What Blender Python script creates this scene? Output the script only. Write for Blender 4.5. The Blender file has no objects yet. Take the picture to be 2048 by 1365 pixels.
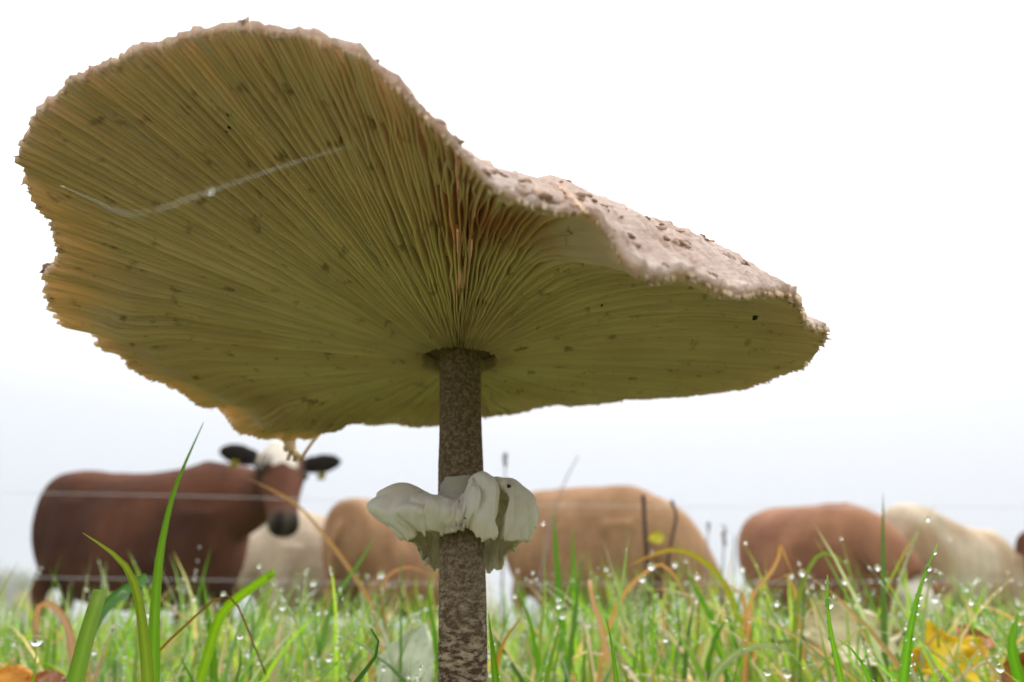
import bpy, bmesh, math, random
import numpy as np
from mathutils import Vector, Matrix

rad = math.radians
PI = math.pi
scene = bpy.context.scene
COL = scene.collection
rng = np.random.default_rng(7)
random.seed(7)

# ------------------------------------------------------------------ camera
CAMZ = 0.09
PITCH = rad(21.7)
LENS = 26.0
cam_d = bpy.data.cameras.new('camera')
cam = bpy.data.objects.new('camera', cam_d)
COL.objects.link(cam)
cam.location = (0, 0, CAMZ)
cam.rotation_euler = (PI / 2 + PITCH, 0, 0)
cam_d.lens = LENS
cam_d.sensor_width = 36
cam_d.clip_start = 0.01
cam_d.clip_end = 2000
cam_d.dof.use_dof = True
cam_d.dof.focus_distance = 0.178
cam_d.dof.aperture_fstop = 14.0
scene.camera = cam

# ------------------------------------------------------------------ sky, sun, exposure
SUN_EL, SUN_AZ = rad(52), rad(38)          # azimuth from +Y towards +X: behind the cap, to the right
world = bpy.data.worlds.new('World')
scene.world = world
world.use_nodes = True
nt = world.node_tree
nt.nodes.clear()
n_out = nt.nodes.new('ShaderNodeOutputWorld')
n_bg = nt.nodes.new('ShaderNodeBackground')
n_sky = nt.nodes.new('ShaderNodeTexSky')
n_sky.sky_type = 'NISHITA'
n_sky.sun_disc = False
n_sky.sun_elevation = SUN_EL
n_sky.sun_rotation = SUN_AZ
n_sky.dust_density = 4
n_geo = nt.nodes.new('ShaderNodeTexCoord')
n_sep = nt.nodes.new('ShaderNodeSeparateXYZ')
n_mr = nt.nodes.new('ShaderNodeMapRange')      # overcast layer: horizon dimmer than zenith
n_mr.inputs['From Min'].default_value = 0.0
n_mr.inputs['From Max'].default_value = 1.0
n_ramp = nt.nodes.new('ShaderNodeValToRGB')
cr = n_ramp.color_ramp
cr.elements[0].position = 0.0
cr.elements[0].color = (3.35, 3.6, 4.2, 1)
cr.elements[1].position = 1.0
cr.elements[1].color = (18.5, 18.5, 18.5, 1)
e = cr.elements.new(0.25); e.color = (5.2, 5.35, 5.7, 1)
e = cr.elements.new(0.5); e.color = (9.0, 9.1, 9.3, 1)
n_mix = nt.nodes.new('ShaderNodeMixRGB')
n_mix.inputs['Fac'].default_value = 0.93
nt.links.new(n_geo.outputs['Generated'], n_sep.inputs[0])
nt.links.new(n_sep.outputs['Z'], n_mr.inputs['Value'])
nt.links.new(n_mr.outputs[0], n_ramp.inputs[0])
nt.links.new(n_sky.outputs[0], n_mix.inputs['Color1'])
nt.links.new(n_ramp.outputs[0], n_mix.inputs['Color2'])
nt.links.new(n_mix.outputs[0], n_bg.inputs['Color'])
n_bg.inputs['Strength'].default_value = 0.1
nt.links.new(n_bg.outputs[0], n_out.inputs['Surface'])

sun_d = bpy.data.lights.new('sun', 'SUN')
sun_d.energy = 1.5
sun_d.angle = rad(18)
sun_d.color = (1.0, 0.97, 0.92)
sun = bpy.data.objects.new('sun', sun_d)
COL.objects.link(sun)
sdir = Vector((math.sin(SUN_AZ) * math.cos(SUN_EL), math.cos(SUN_AZ) * math.cos(SUN_EL), math.sin(SUN_EL)))
sun.rotation_euler = sdir.to_track_quat('Z', 'Y').to_euler()
sun.location = sdir * 30

scene.view_settings.view_transform = 'Standard'
scene.view_settings.look = 'None'
scene.view_settings.exposure = 0.85
scene.view_settings.gamma = 1.0
scene.view_settings.use_curve_mapping = False
cy = scene.cycles
cy.use_denoising = True
cy.max_bounces = 10
cy.diffuse_bounces = 5
cy.glossy_bounces = 4
cy.transmission_bounces = 8
cy.volume_bounces = 1
cy.transparent_max_bounces = 8
cy.caustics_reflective = False
cy.caustics_refractive = True
cy.sample_clamp_indirect = 8

# ------------------------------------------------------------------ helpers
FPX = 2048 * LENS / 36
CP, SP = math.cos(PITCH), math.sin(PITCH)

def ray(px, py):
    dx, dy = px - 1024, 682.5 - py
    return np.array([dx, FPX * CP - dy * SP, FPX * SP + dy * CP])

def at(px, py, Y):
    """world point on the sight line measured in the photograph, Y metres out"""
    d = ray(px, py)
    return np.array([0, 0, CAMZ]) + d * (Y / d[1])

def depth(P):
    return P[1] * CP + (P[2] - CAMZ) * SP

def _hash(ix, iy, iz, seed):
    h = (ix * 374761393 + iy * 668265263 + iz * 2147483647 + seed * 1274126177) & 0xffffffff
    h = ((h ^ (h >> 13)) * 1274126177) & 0xffffffff
    h = ((h ^ (h >> 16)) * 2246822519) & 0xffffffff
    return ((h ^ (h >> 15)) & 0xffff) / 32767.5 - 1.0

def vn(x, y=0.0, z=0.0, seed=0):
    """smooth value noise, about -1..1, vectorised"""
    x, y, z = np.broadcast_arrays(np.asarray(x, float), np.asarray(y, float), np.asarray(z, float))
    ix, iy, iz = (np.floor(a).astype(np.int64) for a in (x, y, z))
    fx, fy, fz = x - ix, y - iy, z - iz
    fx, fy, fz = (a * a * a * (a * (a * 6 - 15) + 10) for a in (fx, fy, fz))
    r = 0
    for i in (0, 1):
        for j in (0, 1):
            for k in (0, 1):
                w = (fx if i else 1 - fx) * (fy if j else 1 - fy) * (fz if k else 1 - fz)
                r = r + w * _hash(ix + i, iy + j, iz + k, seed)
    return r

def fbm(x, y=0.0, z=0.0, seed=0, o=4):
    r, a, f = 0, 1.0, 1.0
    for i in range(o):
        r = r + a * vn(np.asarray(x) * f, np.asarray(y) * f, np.asarray(z) * f, seed + i * 17)
        a *= 0.5; f *= 2.03
    return r / 1.9

def sst(a, b, x):
    t = np.clip((np.asarray(x, float) - a) / (b - a), 0, 1)
    return t * t * (3 - 2 * t)

def mesh_from(name, V, F, mat, smooth=True, attrs=None):
    """V (n,3) array; F list of int arrays (m,3)/(m,4) or a python list"""
    me = bpy.data.meshes.new(name)
    V = np.asarray(V, dtype=np.float32)
    if isinstance(F, list) and len(F) and isinstance(F[0], np.ndarray):
        loops = np.concatenate([a.ravel() for a in F]).astype(np.int32)
        tot = np.concatenate([np.full(len(a), a.shape[1], np.int32) for a in F])
        start = np.concatenate([[0], np.cumsum(tot)[:-1]]).astype(np.int32)
        me.vertices.add(len(V)); me.vertices.foreach_set('co', V.ravel())
        me.loops.add(len(loops)); me.loops.foreach_set('vertex_index', loops)
        me.polygons.add(len(tot)); me.polygons.foreach_set('loop_start', start)
        me.polygons.foreach_set('loop_total', tot)
        me.update(calc_edges=True)
    else:
        me.from_pydata(V.tolist(), [], [list(map(int, f)) for f in F])
        me.update()
    if smooth:
        me.polygons.foreach_set('use_smooth', np.ones(len(me.polygons), bool))
    for an, data in (attrs or {}).items():
        data = np.asarray(data, np.float32)
        if data.ndim == 1:
            a = me.attributes.new(an, 'FLOAT', 'POINT'); a.data.foreach_set('value', data)
        else:
            if data.shape[1] == 3:
                data = np.concatenate([data, np.ones((len(data), 1), np.float32)], 1)
            a = me.attributes.new(an, 'FLOAT_COLOR', 'POINT'); a.data.foreach_set('color', data.ravel())
    if mat:
        me.materials.append(mat)
    me.validate()
    return me

def link(name, me, parent=None, loc=None):
    o = bpy.data.objects.new(name, me)
    COL.objects.link(o)
    if loc is not None:
        o.location = loc
    if parent is not None:
        o.parent = parent
    return o

def tag(o, label=None, cat=None, group=None, kind=None):
    if label: o['label'] = label
    if cat: o['category'] = cat
    if group: o['group'] = group
    if kind: o['kind'] = kind
    return o

def empty(name, loc=(0, 0, 0)):
    o = bpy.data.objects.new(name, None)
    COL.objects.link(o)
    o.location = loc
    o.empty_display_size = 0.05
    return o

def grid_faces(n, m, wrap_n=False):
    """quads of an (n rows, m columns) grid, index = i*m+j; wrap_n closes i"""
    i = np.arange(n if wrap_n else n - 1)
    j = np.arange(m - 1)
    I, J = np.meshgrid(i, j, indexing='ij')
    I2 = (I + 1) % n
    return np.stack([I * m + J, I2 * m + J, I2 * m + J + 1, I * m + J + 1], -1).reshape(-1, 4)

def catmull(P, n):
    P = np.asarray(P, float)
    Q = np.concatenate([[2 * P[0] - P[1]], P, [2 * P[-1] - P[-2]]])
    t = np.linspace(0, len(P) - 1 - 1e-9, n)
    k = t.astype(int); u = (t - k)[:, None]
    a, b, c, d = Q[k], Q[k + 1], Q[k + 2], Q[k + 3]
    return 0.5 * ((2 * b) + (-a + c) * u + (2 * a - 5 * b + 4 * c - d) * u ** 2 + (-a + 3 * b - 3 * c + d) * u ** 3)

def smooth_path(P, n):
    P = np.asarray(P, float)
    L = np.concatenate([[0], np.cumsum(np.linalg.norm(np.diff(P, axis=0), axis=1))])
    u = np.linspace(0, L[-1], 160)
    D = np.stack([np.interp(u, L, P[:, k]) for k in range(3)], -1)
    w = np.hanning(23); w /= w.sum()
    pad = np.concatenate([2 * D[0] - D[11:0:-1], D, 2 * D[-1] - D[-2:-13:-1]])
    D = np.stack([np.convolve(pad[:, k], w, 'valid') for k in range(3)], -1)
    i = np.linspace(0, 159, n)
    return np.stack([np.interp(i, np.arange(160), D[:, k]) for k in range(3)], -1)

def frames(P, hint=(0, 0, 1)):
    T = np.gradient(P, axis=0)
    T /= np.linalg.norm(T, axis=1)[:, None] + 1e-12
    h = np.asarray(hint, float)
    S = np.cross(T, h)
    bad = np.linalg.norm(S, axis=1) < 1e-3
    S[bad] = np.cross(T[bad], (1, 0.3, 0))
    S /= np.linalg.norm(S, axis=1)[:, None]
    U = np.cross(S, T)
    return T, S, U

def loft(P, W, H, seg=16, hint=(0, 0, 1), expo=1.0, upright=False):
    """closed tube: centres P, half widths W (sideways), half heights H (along hint)"""
    P = np.asarray(P, float); W = np.asarray(W, float); H = np.asarray(H, float)
    T, S, U = frames(P, hint)
    if upright:
        S = np.tile((0., -1., 0.), (len(P), 1)); U = np.tile((0., 0., 1.), (len(P), 1))
    a = np.linspace(0, 2 * PI, seg, endpoint=False)
    ca = np.sign(np.cos(a)) * np.abs(np.cos(a)) ** expo
    sa = np.sign(np.sin(a)) * np.abs(np.sin(a)) ** expo
    V = P[:, None] + S[:, None] * (W[:, None] * ca)[..., None] + U[:, None] * (H[:, None] * sa)[..., None]
    n = len(P)
    V = V.reshape(-1, 3)
    i = np.arange(n - 1); j = np.arange(seg)
    I, J = np.meshgrid(i, j, indexing='ij')
    F = np.stack([I * seg + J, I * seg + (J + 1) % seg, (I + 1) * seg + (J + 1) % seg, (I + 1) * seg + J], -1).reshape(-1, 4)
    c0, c1 = len(V), len(V) + 1
    V = np.concatenate([V, P[:1], P[-1:]])
    jj = np.arange(seg)
    F0 = np.stack([np.full(seg, c0), (jj + 1) % seg, jj], -1)
    F1 = np.stack([np.full(seg, c1), (n - 1) * seg + jj, (n - 1) * seg + (jj + 1) % seg], -1)
    return V, [F, F0, F1]

def merge(parts):
    V, F, o = [], [], 0
    for v, fs in parts:
        V.append(v)
        F += [f + o for f in fs]
        o += len(v)
    return np.concatenate(V), F

_ico = {}
def ico(sub):
    if sub not in _ico:
        bm = bmesh.new()
        bmesh.ops.create_icosphere(bm, subdivisions=sub, radius=1)
        _ico[sub] = (np.array([v.co[:] for v in bm.verts]), np.array([[v.index for v in f.verts] for f in bm.faces]))
        bm.free()
    return _ico[sub]

# ------------------------------------------------------------------ materials
class M:
    def __init__(s, name):
        s.m = bpy.data.materials.new(name); s.m.use_nodes = True
        s.nt = s.m.node_tree; s.nt.nodes.clear()
        s.out = s.nt.nodes.new('ShaderNodeOutputMaterial')
    def n(s, t, **kw):
        nd = s.nt.nodes.new(t)
        for k, v in kw.items():
            if k.startswith('i_'):
                s.set(nd.inputs[k[2:].replace('_', ' ')], v)
            else:
                setattr(nd, k, v)
        return nd
    def set(s, sock, v):
        if hasattr(v, 'links') or isinstance(v, bpy.types.NodeSocket):
            s.nt.links.new(v, sock)
        elif isinstance(v, tuple) and len(v) == 3 and sock.type == 'RGBA':
            sock.default_value = (*v, 1)
        else:
            sock.default_value = v
    def coord(s, scale=(1, 1, 1), rot=(0, 0, 0)):
        tc = s.n('ShaderNodeTexCoord')
        mp = s.n('ShaderNodeMapping')
        s.set(mp.inputs[0], tc.outputs['Object']); mp.inputs['Scale'].default_value = scale
        mp.inputs['Rotation'].default_value = rot
        return mp.outputs[0]
    def noise(s, vec, scale, detail=4, rough=0.55, dist=0.0):
        nd = s.n('ShaderNodeTexNoise')
        s.set(nd.inputs['Vector'], vec)
        nd.inputs['Scale'].default_value = scale; nd.inputs['Detail'].default_value = detail
        nd.inputs['Roughness'].default_value = rough; nd.inputs['Distortion'].default_value = dist
        return nd.outputs['Fac']
    def ramp(s, fac, *stops):
        nd = s.n('ShaderNodeValToRGB'); c = nd.color_ramp
        while len(c.elements) < len(stops): c.elements.new(0.5)
        for el, (p, v) in zip(c.elements, stops):
            el.position = p
            el.color = (v, v, v, 1) if not isinstance(v, tuple) else (*v, 1)
        s.set(nd.inputs[0], fac)
        return nd.outputs[0]
    def mix(s, fac, a, b, mode='MIX'):
        nd = s.n('ShaderNodeMixRGB'); nd.blend_type = mode
        s.set(nd.inputs[0], fac); s.set(nd.inputs[1], a); s.set(nd.inputs[2], b)
        return nd.outputs[0]
    def math(s, op, a, b=0.0):
        nd = s.n('ShaderNodeMath'); nd.operation = op
        s.set(nd.inputs[0], a); s.set(nd.inputs[1], b)
        return nd.outputs[0]
    def attr(s, name, out='Color'):
        nd = s.n('ShaderNodeAttribute'); nd.attribute_name = name
        return nd.outputs[out]
    def bump(s, h, strength, dist):
        nd = s.n('ShaderNodeBump'); s.set(nd.inputs['Height'], h)
        nd.inputs['Strength'].default_value = strength; nd.inputs['Distance'].default_value = dist
        return nd.outputs[0]
    def finish(s, color, rough=0.7, bump=None, transl=0.0, tcol=None, spec=0.3, extra=None):
        p = s.n('ShaderNodeBsdfPrincipled')
        s.set(p.inputs['Base Color'], color); s.set(p.inputs['Roughness'], rough)
        p.inputs['Specular IOR Level'].default_value = spec
        if bump is not None: s.set(p.inputs['Normal'], bump)
        for k, v in (extra or {}).items(): s.set(p.inputs[k], v)
        sh = p.outputs[0]
        if transl:
            t = s.n('ShaderNodeBsdfTranslucent'); s.set(t.inputs[0], tcol if tcol is not None else color)
            mx = s.n('ShaderNodeMixShader'); s.set(mx.inputs[0], transl)
            s.set(mx.inputs[1], sh); s.set(mx.inputs[2], t.outputs[0])
            sh = mx.outputs[0]
        s.nt.links.new(sh, s.out.inputs['Surface'])
        return s.m

def mat_gill():
    m = M('gill')
    v = m.coord()
    s_ = m.attr('s', 'Fac')
    base = m.mix(m.ramp(s_, (0.30, 0.0), (0.85, 1.0)), (0.92, 0.82, 0.60), (0.93, 0.79, 0.69))
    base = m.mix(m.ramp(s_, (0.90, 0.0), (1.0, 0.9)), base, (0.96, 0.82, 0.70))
    base = m.mix(m.ramp(m.math('MULTIPLY', m.math('SUBTRACT', s_, 1.0), 0.5), (0.0, 0.0), (0.8, 0.9)), base, (0.97, 0.78, 0.50))  # light passing the thin margin, painted in as a peach tint
    big = m.noise(v, 28, 3)
    base = m.mix(m.ramp(big, (0.42, 0.0), (0.68, 0.65)), base, (0.76, 0.60, 0.46))
    spots = m.ramp(m.noise(v, 180, 3, 0.55), (0.615, 0.0), (0.72, 0.7))
    base = m.mix(spots, base, (0.20, 0.11, 0.06))
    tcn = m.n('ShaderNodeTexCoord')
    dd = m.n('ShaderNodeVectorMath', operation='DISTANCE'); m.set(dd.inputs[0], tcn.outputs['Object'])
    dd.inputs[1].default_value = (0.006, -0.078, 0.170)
    base = m.mix(m.ramp(dd.outputs['Value'], (0.004, 0.75), (0.018, 0.0)), base, (0.62, 0.20, 0.09))  # red translucent light painted into the gill colour near this point
    base = m.mix(1.0, base, m.attr('tone', 'Fac'), 'MULTIPLY')
    tcol = m.mix(0.5, base, (0.90, 0.66, 0.42))
    return m.finish(base, 0.75, None, 0.45, tcol, 0.2)

def mat_cap():
    m = M('cap_skin')
    v = m.coord()
    n1 = m.noise(v, 55, 6, 0.6, 0.4)
    n2 = m.noise(v, 260, 5, 0.65, 0.8)
    c = m.mix(m.ramp(n1, (0.40, 0.0), (0.66, 1.0)), (0.66, 0.55, 0.49), (0.48, 0.35, 0.28))
    c = m.mix(m.ramp(n2, (0.53, 0.0), (0.66, 0.85)), c, (0.32, 0.20, 0.145))
    n3 = m.noise(v, 900, 3, 0.6)
    c = m.mix(m.ramp(n3, (0.35, 0.35), (0.6, 0.0)), c, (0.80, 0.73, 0.68))
    h = m.math('ADD', m.math('MULTIPLY', n2, 0.7), m.math('MULTIPLY', n3, 0.35))
    return m.finish(c, 0.85, m.bump(h, 1.0, 0.0016), 0.36, (0.88, 0.66, 0.48), 0.15)

def mat_stem():
    m = M('stem_skin')
    tc = m.n('ShaderNodeTexCoord')
    sep = m.n('ShaderNodeSeparateXYZ'); m.set(sep.inputs[0], tc.outputs['Object'])
    low = m.n('ShaderNodeMapRange')
    m.set(low.inputs[0], sep.outputs['Z'])
    low.inputs[1].default_value = 0.118; low.inputs[2].default_value = 0.085
    v1 = m.coord((1, 1, 2.5))
    big = m.noise(v1, 300, 5, 0.68, 0.25)
    fine = m.noise(m.coord((1, 1, 1.1)), 900, 3, 0.6, 0.5)
    big_m = m.ramp(big, (0.44, 0.0), (0.53, 0.75), (0.60, 1.0))
    fine_m = m.ramp(fine, (0.40, 0.0), (0.66, 1.0))
    mask = m.mix(low.outputs[0], fine_m, big_m)
    mask2 = m.math('MULTIPLY', mask, m.ramp(fine, (0.25, 0.55), (0.55, 1.0)))
    dark = m.mix(low.outputs[0], (0.125, 0.083, 0.055), (0.085, 0.050, 0.030))
    light = m.mix(low.outputs[0], (0.31, 0.24, 0.18), (0.46, 0.36, 0.26))
    c = m.mix(mask2, dark, light)
    h = m.math('ADD', m.math('MULTIPLY', mask, -0.8), m.math('MULTIPLY', fine, 0.6))
    return m.finish(c, 0.85, m.bump(h, 0.8, 0.0005), 0, None, 0.2)

def mat_ring():
    m = M('ring_membrane')
    v = m.coord((1, 1, 0.35))
    n1 = m.noise(v, 420, 5, 0.6)
    n2 = m.noise(m.coord(), 90, 4)
    t_ = m.attr('s', 'Fac')
    c = m.mix(m.ramp(n2, (0.45, 0.0), (0.75, 0.8)), (0.92, 0.89, 0.89), (0.86, 0.78, 0.66))
    c = m.mix(m.ramp(t_, (0.86, 0.0), (1.0, 0.5)), c, (0.74, 0.62, 0.42))
    return m.finish(c, 0.8, m.bump(n1, 0.55, 0.0006), 0.25, (0.74, 0.68, 0.55), 0.2)

def mat_collar():
    m = M('ring_collar')
    n1 = m.noise(m.coord((1, 1, 4)), 300, 4)
    c = m.mix(n1, (0.36, 0.33, 0.29), (0.50, 0.47, 0.43))
    return m.finish(c, 0.75, m.bump(n1, 0.3, 0.0004), 0, None, 0.25)

def mat_grass(name='grass_blade', wet=0.35):
    m = M(name)
    col = m.attr('col')
    n1 = m.noise(m.coord((60, 60, 4)), 12, 3)
    c = m.mix(m.math('MULTIPLY', n1, 0.45), col, m.mix(0.6, col, (0.08, 0.12, 0.02)))
    tc = m.mix(1.0, col, (1.75, 1.65, 1.05), 'MULTIPLY')
    return m.finish(c, 0.42, None, 0.55, tc, wet)

def mat_plain(name, col, rough=0.7, var=0.35, scale=40, transl=0.0, spec=0.3, bump=0.0):
    m = M(name)
    n1 = m.noise(m.coord(), scale, 5, 0.6)
    c = m.mix(m.math('MULTIPLY', n1, var), col, tuple(x * 0.45 for x in col))
    b = m.bump(n1, 0.6, bump) if bump else None
    return m.finish(c, rough, b, transl, None, spec)

def mat_water():
    m = M('dew_water')
    g = m.n('ShaderNodeBsdfPrincipled')
    g.inputs['Base Color'].default_value = (1, 1, 1, 1)
    g.inputs['Roughness'].default_value = 0.0
    g.inputs['IOR'].default_value = 1.333
    g.inputs['Transmission Weight'].default_value = 1.0
    m.nt.links.new(g.outputs[0], m.out.inputs['Surface'])
    return m.m

def mat_coat():
    m = M('cow_coat')
    col = m.attr('col')
    v = m.coord((1, 1, 0.5))
    n1 = m.noise(v, 9, 5, 0.6)
    n2 = m.noise(m.coord((2.5, 2.5, 1)), 26, 6, 0.7)
    c = m.mix(m.ramp(n1, (0.35, 0.0), (0.75, 0.5)), col, m.mix(1.0, col, (0.55, 0.5, 0.48), 'MULTIPLY'))
    c = m.mix(m.ramp(n2, (0.42, 0.0), (0.68, 0.6)), c, m.mix(1.0, col, (1.5, 1.45, 1.35), 'MULTIPLY'))
    return m.finish(c, 0.75, m.bump(n2, 0.8, 0.03), 0, None, 0.12)

def mat_ground():
    m = M('pasture_soil')
    v = m.coord()
    n1 = m.noise(v, 0.5, 6, 0.65)
    n2 = m.noise(v, 14, 6, 0.7)
    c = m.mix(m.ramp(n1, (0.38, 0.0), (0.62, 1.0)), (0.085, 0.14, 0.03), (0.20, 0.17, 0.07))
    c = m.mix(m.ramp(n2, (0.45, 0.0), (0.7, 0.8)), c, (0.10, 0.075, 0.04))
    return m.finish(c, 0.95, m.bump(n2, 0.8, 0.03), 0, None, 0.1)

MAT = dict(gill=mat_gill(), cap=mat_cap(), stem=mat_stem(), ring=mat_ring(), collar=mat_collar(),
           grass=mat_grass(), water=mat_water(), coat=mat_coat(), ground=mat_ground(),
           scale=mat_plain('cap_scale', (0.40, 0.27, 0.20), 0.9, 0.6, 600, bump=0.0006),
           shade_disc=mat_plain('cap_shade_disc', (0.16, 0.11, 0.075), 0.9, 0.5, 500, bump=0.0004),
           shred=mat_plain('veil_shred', (0.62, 0.46, 0.27), 0.8, 0.5, 400, 0.25),
           speck=mat_plain('speck', (0.02, 0.016, 0.012), 0.6),
           silk=mat_plain('spider_silk', (0.85, 0.85, 0.86), 0.3, 0.0),
           wire=mat_plain('fence_wire', (0.62, 0.62, 0.64), 0.45, 0.2, 30),
           post=mat_plain('fence_post', (0.20, 0.16, 0.12), 0.85, 0.6, 25, bump=0.01),
           bark=mat_plain('bark', (0.10, 0.08, 0.06), 0.9, 0.6, 6, bump=0.05),
           leafy=mat_grass('tree_leaf', 0.2),
           stalk=mat_plain('dead_stalk', (0.105, 0.05, 0.045), 0.85, 0.5, 120, bump=0.001),
           stalk2=mat_plain('pale_dead_stalk', (0.30, 0.25, 0.25), 0.85, 0.4, 120),
           eye=mat_plain('cow_eye', (0.01, 0.008, 0.006), 0.15, 0.0, 10, 0, 0.5),
           tagm=mat_plain('ear_tag', (0.50, 0.38, 0.03), 0.5, 0.1),
           hoof=mat_plain('hoof', (0.05, 0.04, 0.035), 0.6))

# ------------------------------------------------------------------ setting: ground
def build_ground():
    xs = np.concatenate([-np.geomspace(600, 0.5, 60), np.linspace(-0.4, 0.4, 9), np.geomspace(0.5, 600, 60)])
    ys = np.concatenate([[-60, -20, -6, -2, -0.6], np.linspace(-0.2, 1.5, 18), np.geomspace(1.6, 900, 70)])
    X, Y = np.meshgrid(xs, ys, indexing='ij')
    near = np.exp(-(X ** 2 + Y ** 2) / 900)
    Z = 0.012 * vn(X * 2.1, Y * 2.1, 0, 3) * near + 0.05 * vn(X * 0.25, Y * 0.25, 0, 4) * near
    Z = Z * sst(0.5, 3.0, np.hypot(X, Y)) - 0.002 - 0.13 * sst(1.5, 5.0, Y)
    V = np.stack([X, Y, Z], -1).reshape(-1, 3)
    F = grid_faces(len(xs), len(ys))
    o = link('ground', mesh_from('ground', V, [F[:, ::-1]], MAT['ground']))
    tag(o, 'damp green pasture ground reaching to the misty horizon', 'ground', kind='structure')
build_ground()

def ground_z(x, y):
    x = np.asarray(x, float); y = np.asarray(y, float)
    near = np.exp(-(x ** 2 + y ** 2) / 900)
    return (0.012 * vn(x * 2.1, y * 2.1, 0, 3) * near + 0.05 * vn(x * 0.25, y * 0.25, 0, 4) * near) * sst(0.5, 3.0, np.hypot(x, y)) - 0.002 - 0.13 * sst(1.5, 5.0, y)

# ------------------------------------------------------------------ the mushroom
SX, SY = -0.0165, 0.218                       # where the stem meets the cap
RIMT = np.array([  # angle round the stem, radius, height above the lens (m)
 (1.5, .108, .0795), (20.4, .110, .0839), (35.1, .112, .0893), (54.1, .112, .0953), (72.4, .112, .0967),
 (89.1, .112, .0927), (101.9, .113, .0881), (113.4, .113, .0876), (122.5, .113, .0862), (128.4, .1135, .0772),
 (132.7, .1135, .0739), (143.1, .115, .0765), (152.2, .116, .0800), (160.3, .117, .0833), (176, .1166, .0887),
 (186, .1173, .0888), (200, .1163, .0879), (206, .1105, .0908), (212, .1133, .0949), (217, .1192, .0959),
 (222, .1224, .0972), (227, .1236, .0978), (231, .1230, .0988), (234.6, .1221, .1017), (237.8, .121, .1027),
 (244.3, .120, .1023), (250.3, .120, .1009), (255.5, .120, .0990), (260, .119, .0969), (264.4, .118, .0928),
 (267, .117, .0879), (270.6, .117, .0799), (273.1, .117, .0740), (275.6, .116, .0692), (277.2, .116, .0661),
 (279.2, .116, .0641), (281.4, .115, .0642), (283.9, .113, .0653), (286.1, .110, .0675), (287.0, .112, .0623),
 (288.0, .114, .0573), (290, .115, .0544), (294.3, .113, .0572), (297.5, .113, .0554), (301.2, .112, .0567),
 (308.2, .109, .0617), (316.4, .106, .0654), (324.4, .103, .0676), (330, .1021, .0701), (338, .1055, .0725), (350, .1048, .0749)])
POWT = np.array([(0, 2.3), (60, 1.6), (100, 1.6), (125, 3.0), (150, 3.0), (185, 1.8), (225, 1.3), (255, 1.5), (266, 3.0),
                 (275, 4.2), (284, 4.5), (292, 3.0), (310, 2.6), (340, 2.4)])
_tg = np.arange(0, 360, 0.25)
def _per(tab, k, sig):
    a = np.interp(_tg, np.concatenate([tab[:, 0] - 360, tab[:, 0], tab[:, 0] + 360]), np.tile(tab[:, k], 3))
    w = np.exp(-0.5 * (np.arange(-40, 41) * 0.25 / sig) ** 2); w /= w.sum()
    return np.convolve(np.concatenate([a[-40:], a, a[:40]]), w, 'valid')
_R, _Z, _P = _per(RIMT, 1, 0.7), _per(RIMT, 2, 0.6), _per(POWT, 1, 2.0)
def rimf(tab, th):
    d = (np.degrees(th) % 360)
    return np.interp(d, np.append(_tg, 360), np.append(tab, tab[0]))
R0, ZC = 0.0128, 0.0800

def ring_noise(th, k, seed):
    return vn(np.cos(th) * k, np.sin(th) * k, 0, seed)

def cap_under(th, s, lobes=True):
    """height (above lens) of the gill edges"""
    zr, p = rimf(_Z, th), rimf(_P, th)
    d = np.degrees(th) % 360
    sc = np.clip(s, 0, 1)
    z = ZC + (zr - ZC) * sc ** p
    fold = np.interp(d, [0, 60, 110, 125, 200, 215, 240, 360], [.0012, .0008, .0018, .0050, .0050, .0020, .0010, .0014])
    z = z + fold * ring_noise(th, 6, 5) * sc ** 2 * (1.0 - 0.5 * sc ** 8) + 0.5 * fold * ring_noise(th, 15, 6) * sc ** 3
    z = z + 0.0045 * sc * (1 - sc) * 4 * np.interp(d, [0, 90, 200, 255, 280, 320, 360], [.3, .15, .1, .5, 1.3, .9, .3])
    # pinched cleft in the drooping side
    lob = np.exp(-((sc - 0.78) / 0.17) ** 2)
    z = z - 0.0034 * np.interp(d, [0, 112, 126, 165, 196, 208, 360], [0, 0, 1, 1, .7, 0, 0]) * (np.exp(-((sc - 0.80) / 0.07) ** 2) + .5 * np.exp(-((sc - 0.62) / 0.05) ** 2) * sst(.2, .6, ring_noise(th, 5, 14)))
    if lobes:
        z = z + (-0.0036 * np.exp(-((d - 290.0) / 3.2) ** 2) + 0.0016 * np.exp(-((d - 283.5) / 3.0) ** 2)) * lob
    return z

def gill_depth(s):
    sc = np.clip(s, 0, 1)
    return (0.0045 + 0.003 * sst(0, .25, sc)) * (1 - sc ** 5) + 0.0004

def flesh(s):
    sc = np.clip(s, 0, 1)
    return 0.0016 + 0.010 * (1 - sc) ** 1.3

def top_bulge(th, s):
    d = np.degrees(th) % 360
    return 0.0046 * np.interp(d, [0, 284, 288, 296, 322, 336, 360], [0, 0, .8, 1, 1, 0, 0]) * np.exp(-((np.clip(s, 0, 1) - 0.78) / 0.15) ** 2)

def thin_margin(th, s):
    d = np.degrees(th) % 360
    return np.interp(d, [0, 116, 126, 165, 200, 216, 224, 360], [0, 0, 1, .8, .8, .9, 0, 0]) * sst(.80, .93, s + .05 * ring_noise(th, 9, 15))

def rim_radius(th):
    return rimf(_R, th) + 0.0006 * ring_noise(th, 40, 8) + 0.0006 * ring_noise(th, 110, 9)

def pt(th, r, z):
    return np.stack([SX + r * np.cos(th), SY + r * np.sin(th), CAMZ + z], -1)

mushroom = empty('parasol_mushroom', (-0.0105, 0.218, 0))
tag(mushroom, 'large parasol mushroom with wide ragged gilled cap on scaly brown stem', 'mushroom')
BASE = np.array([-0.0105, 0.218, 0.0])
def mpart(name, V, F, mat, parent, attrs=None, smooth=True):
    return link(name, mesh_from(name, np.asarray(V) - BASE, F, mat, smooth, attrs), parent)

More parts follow.
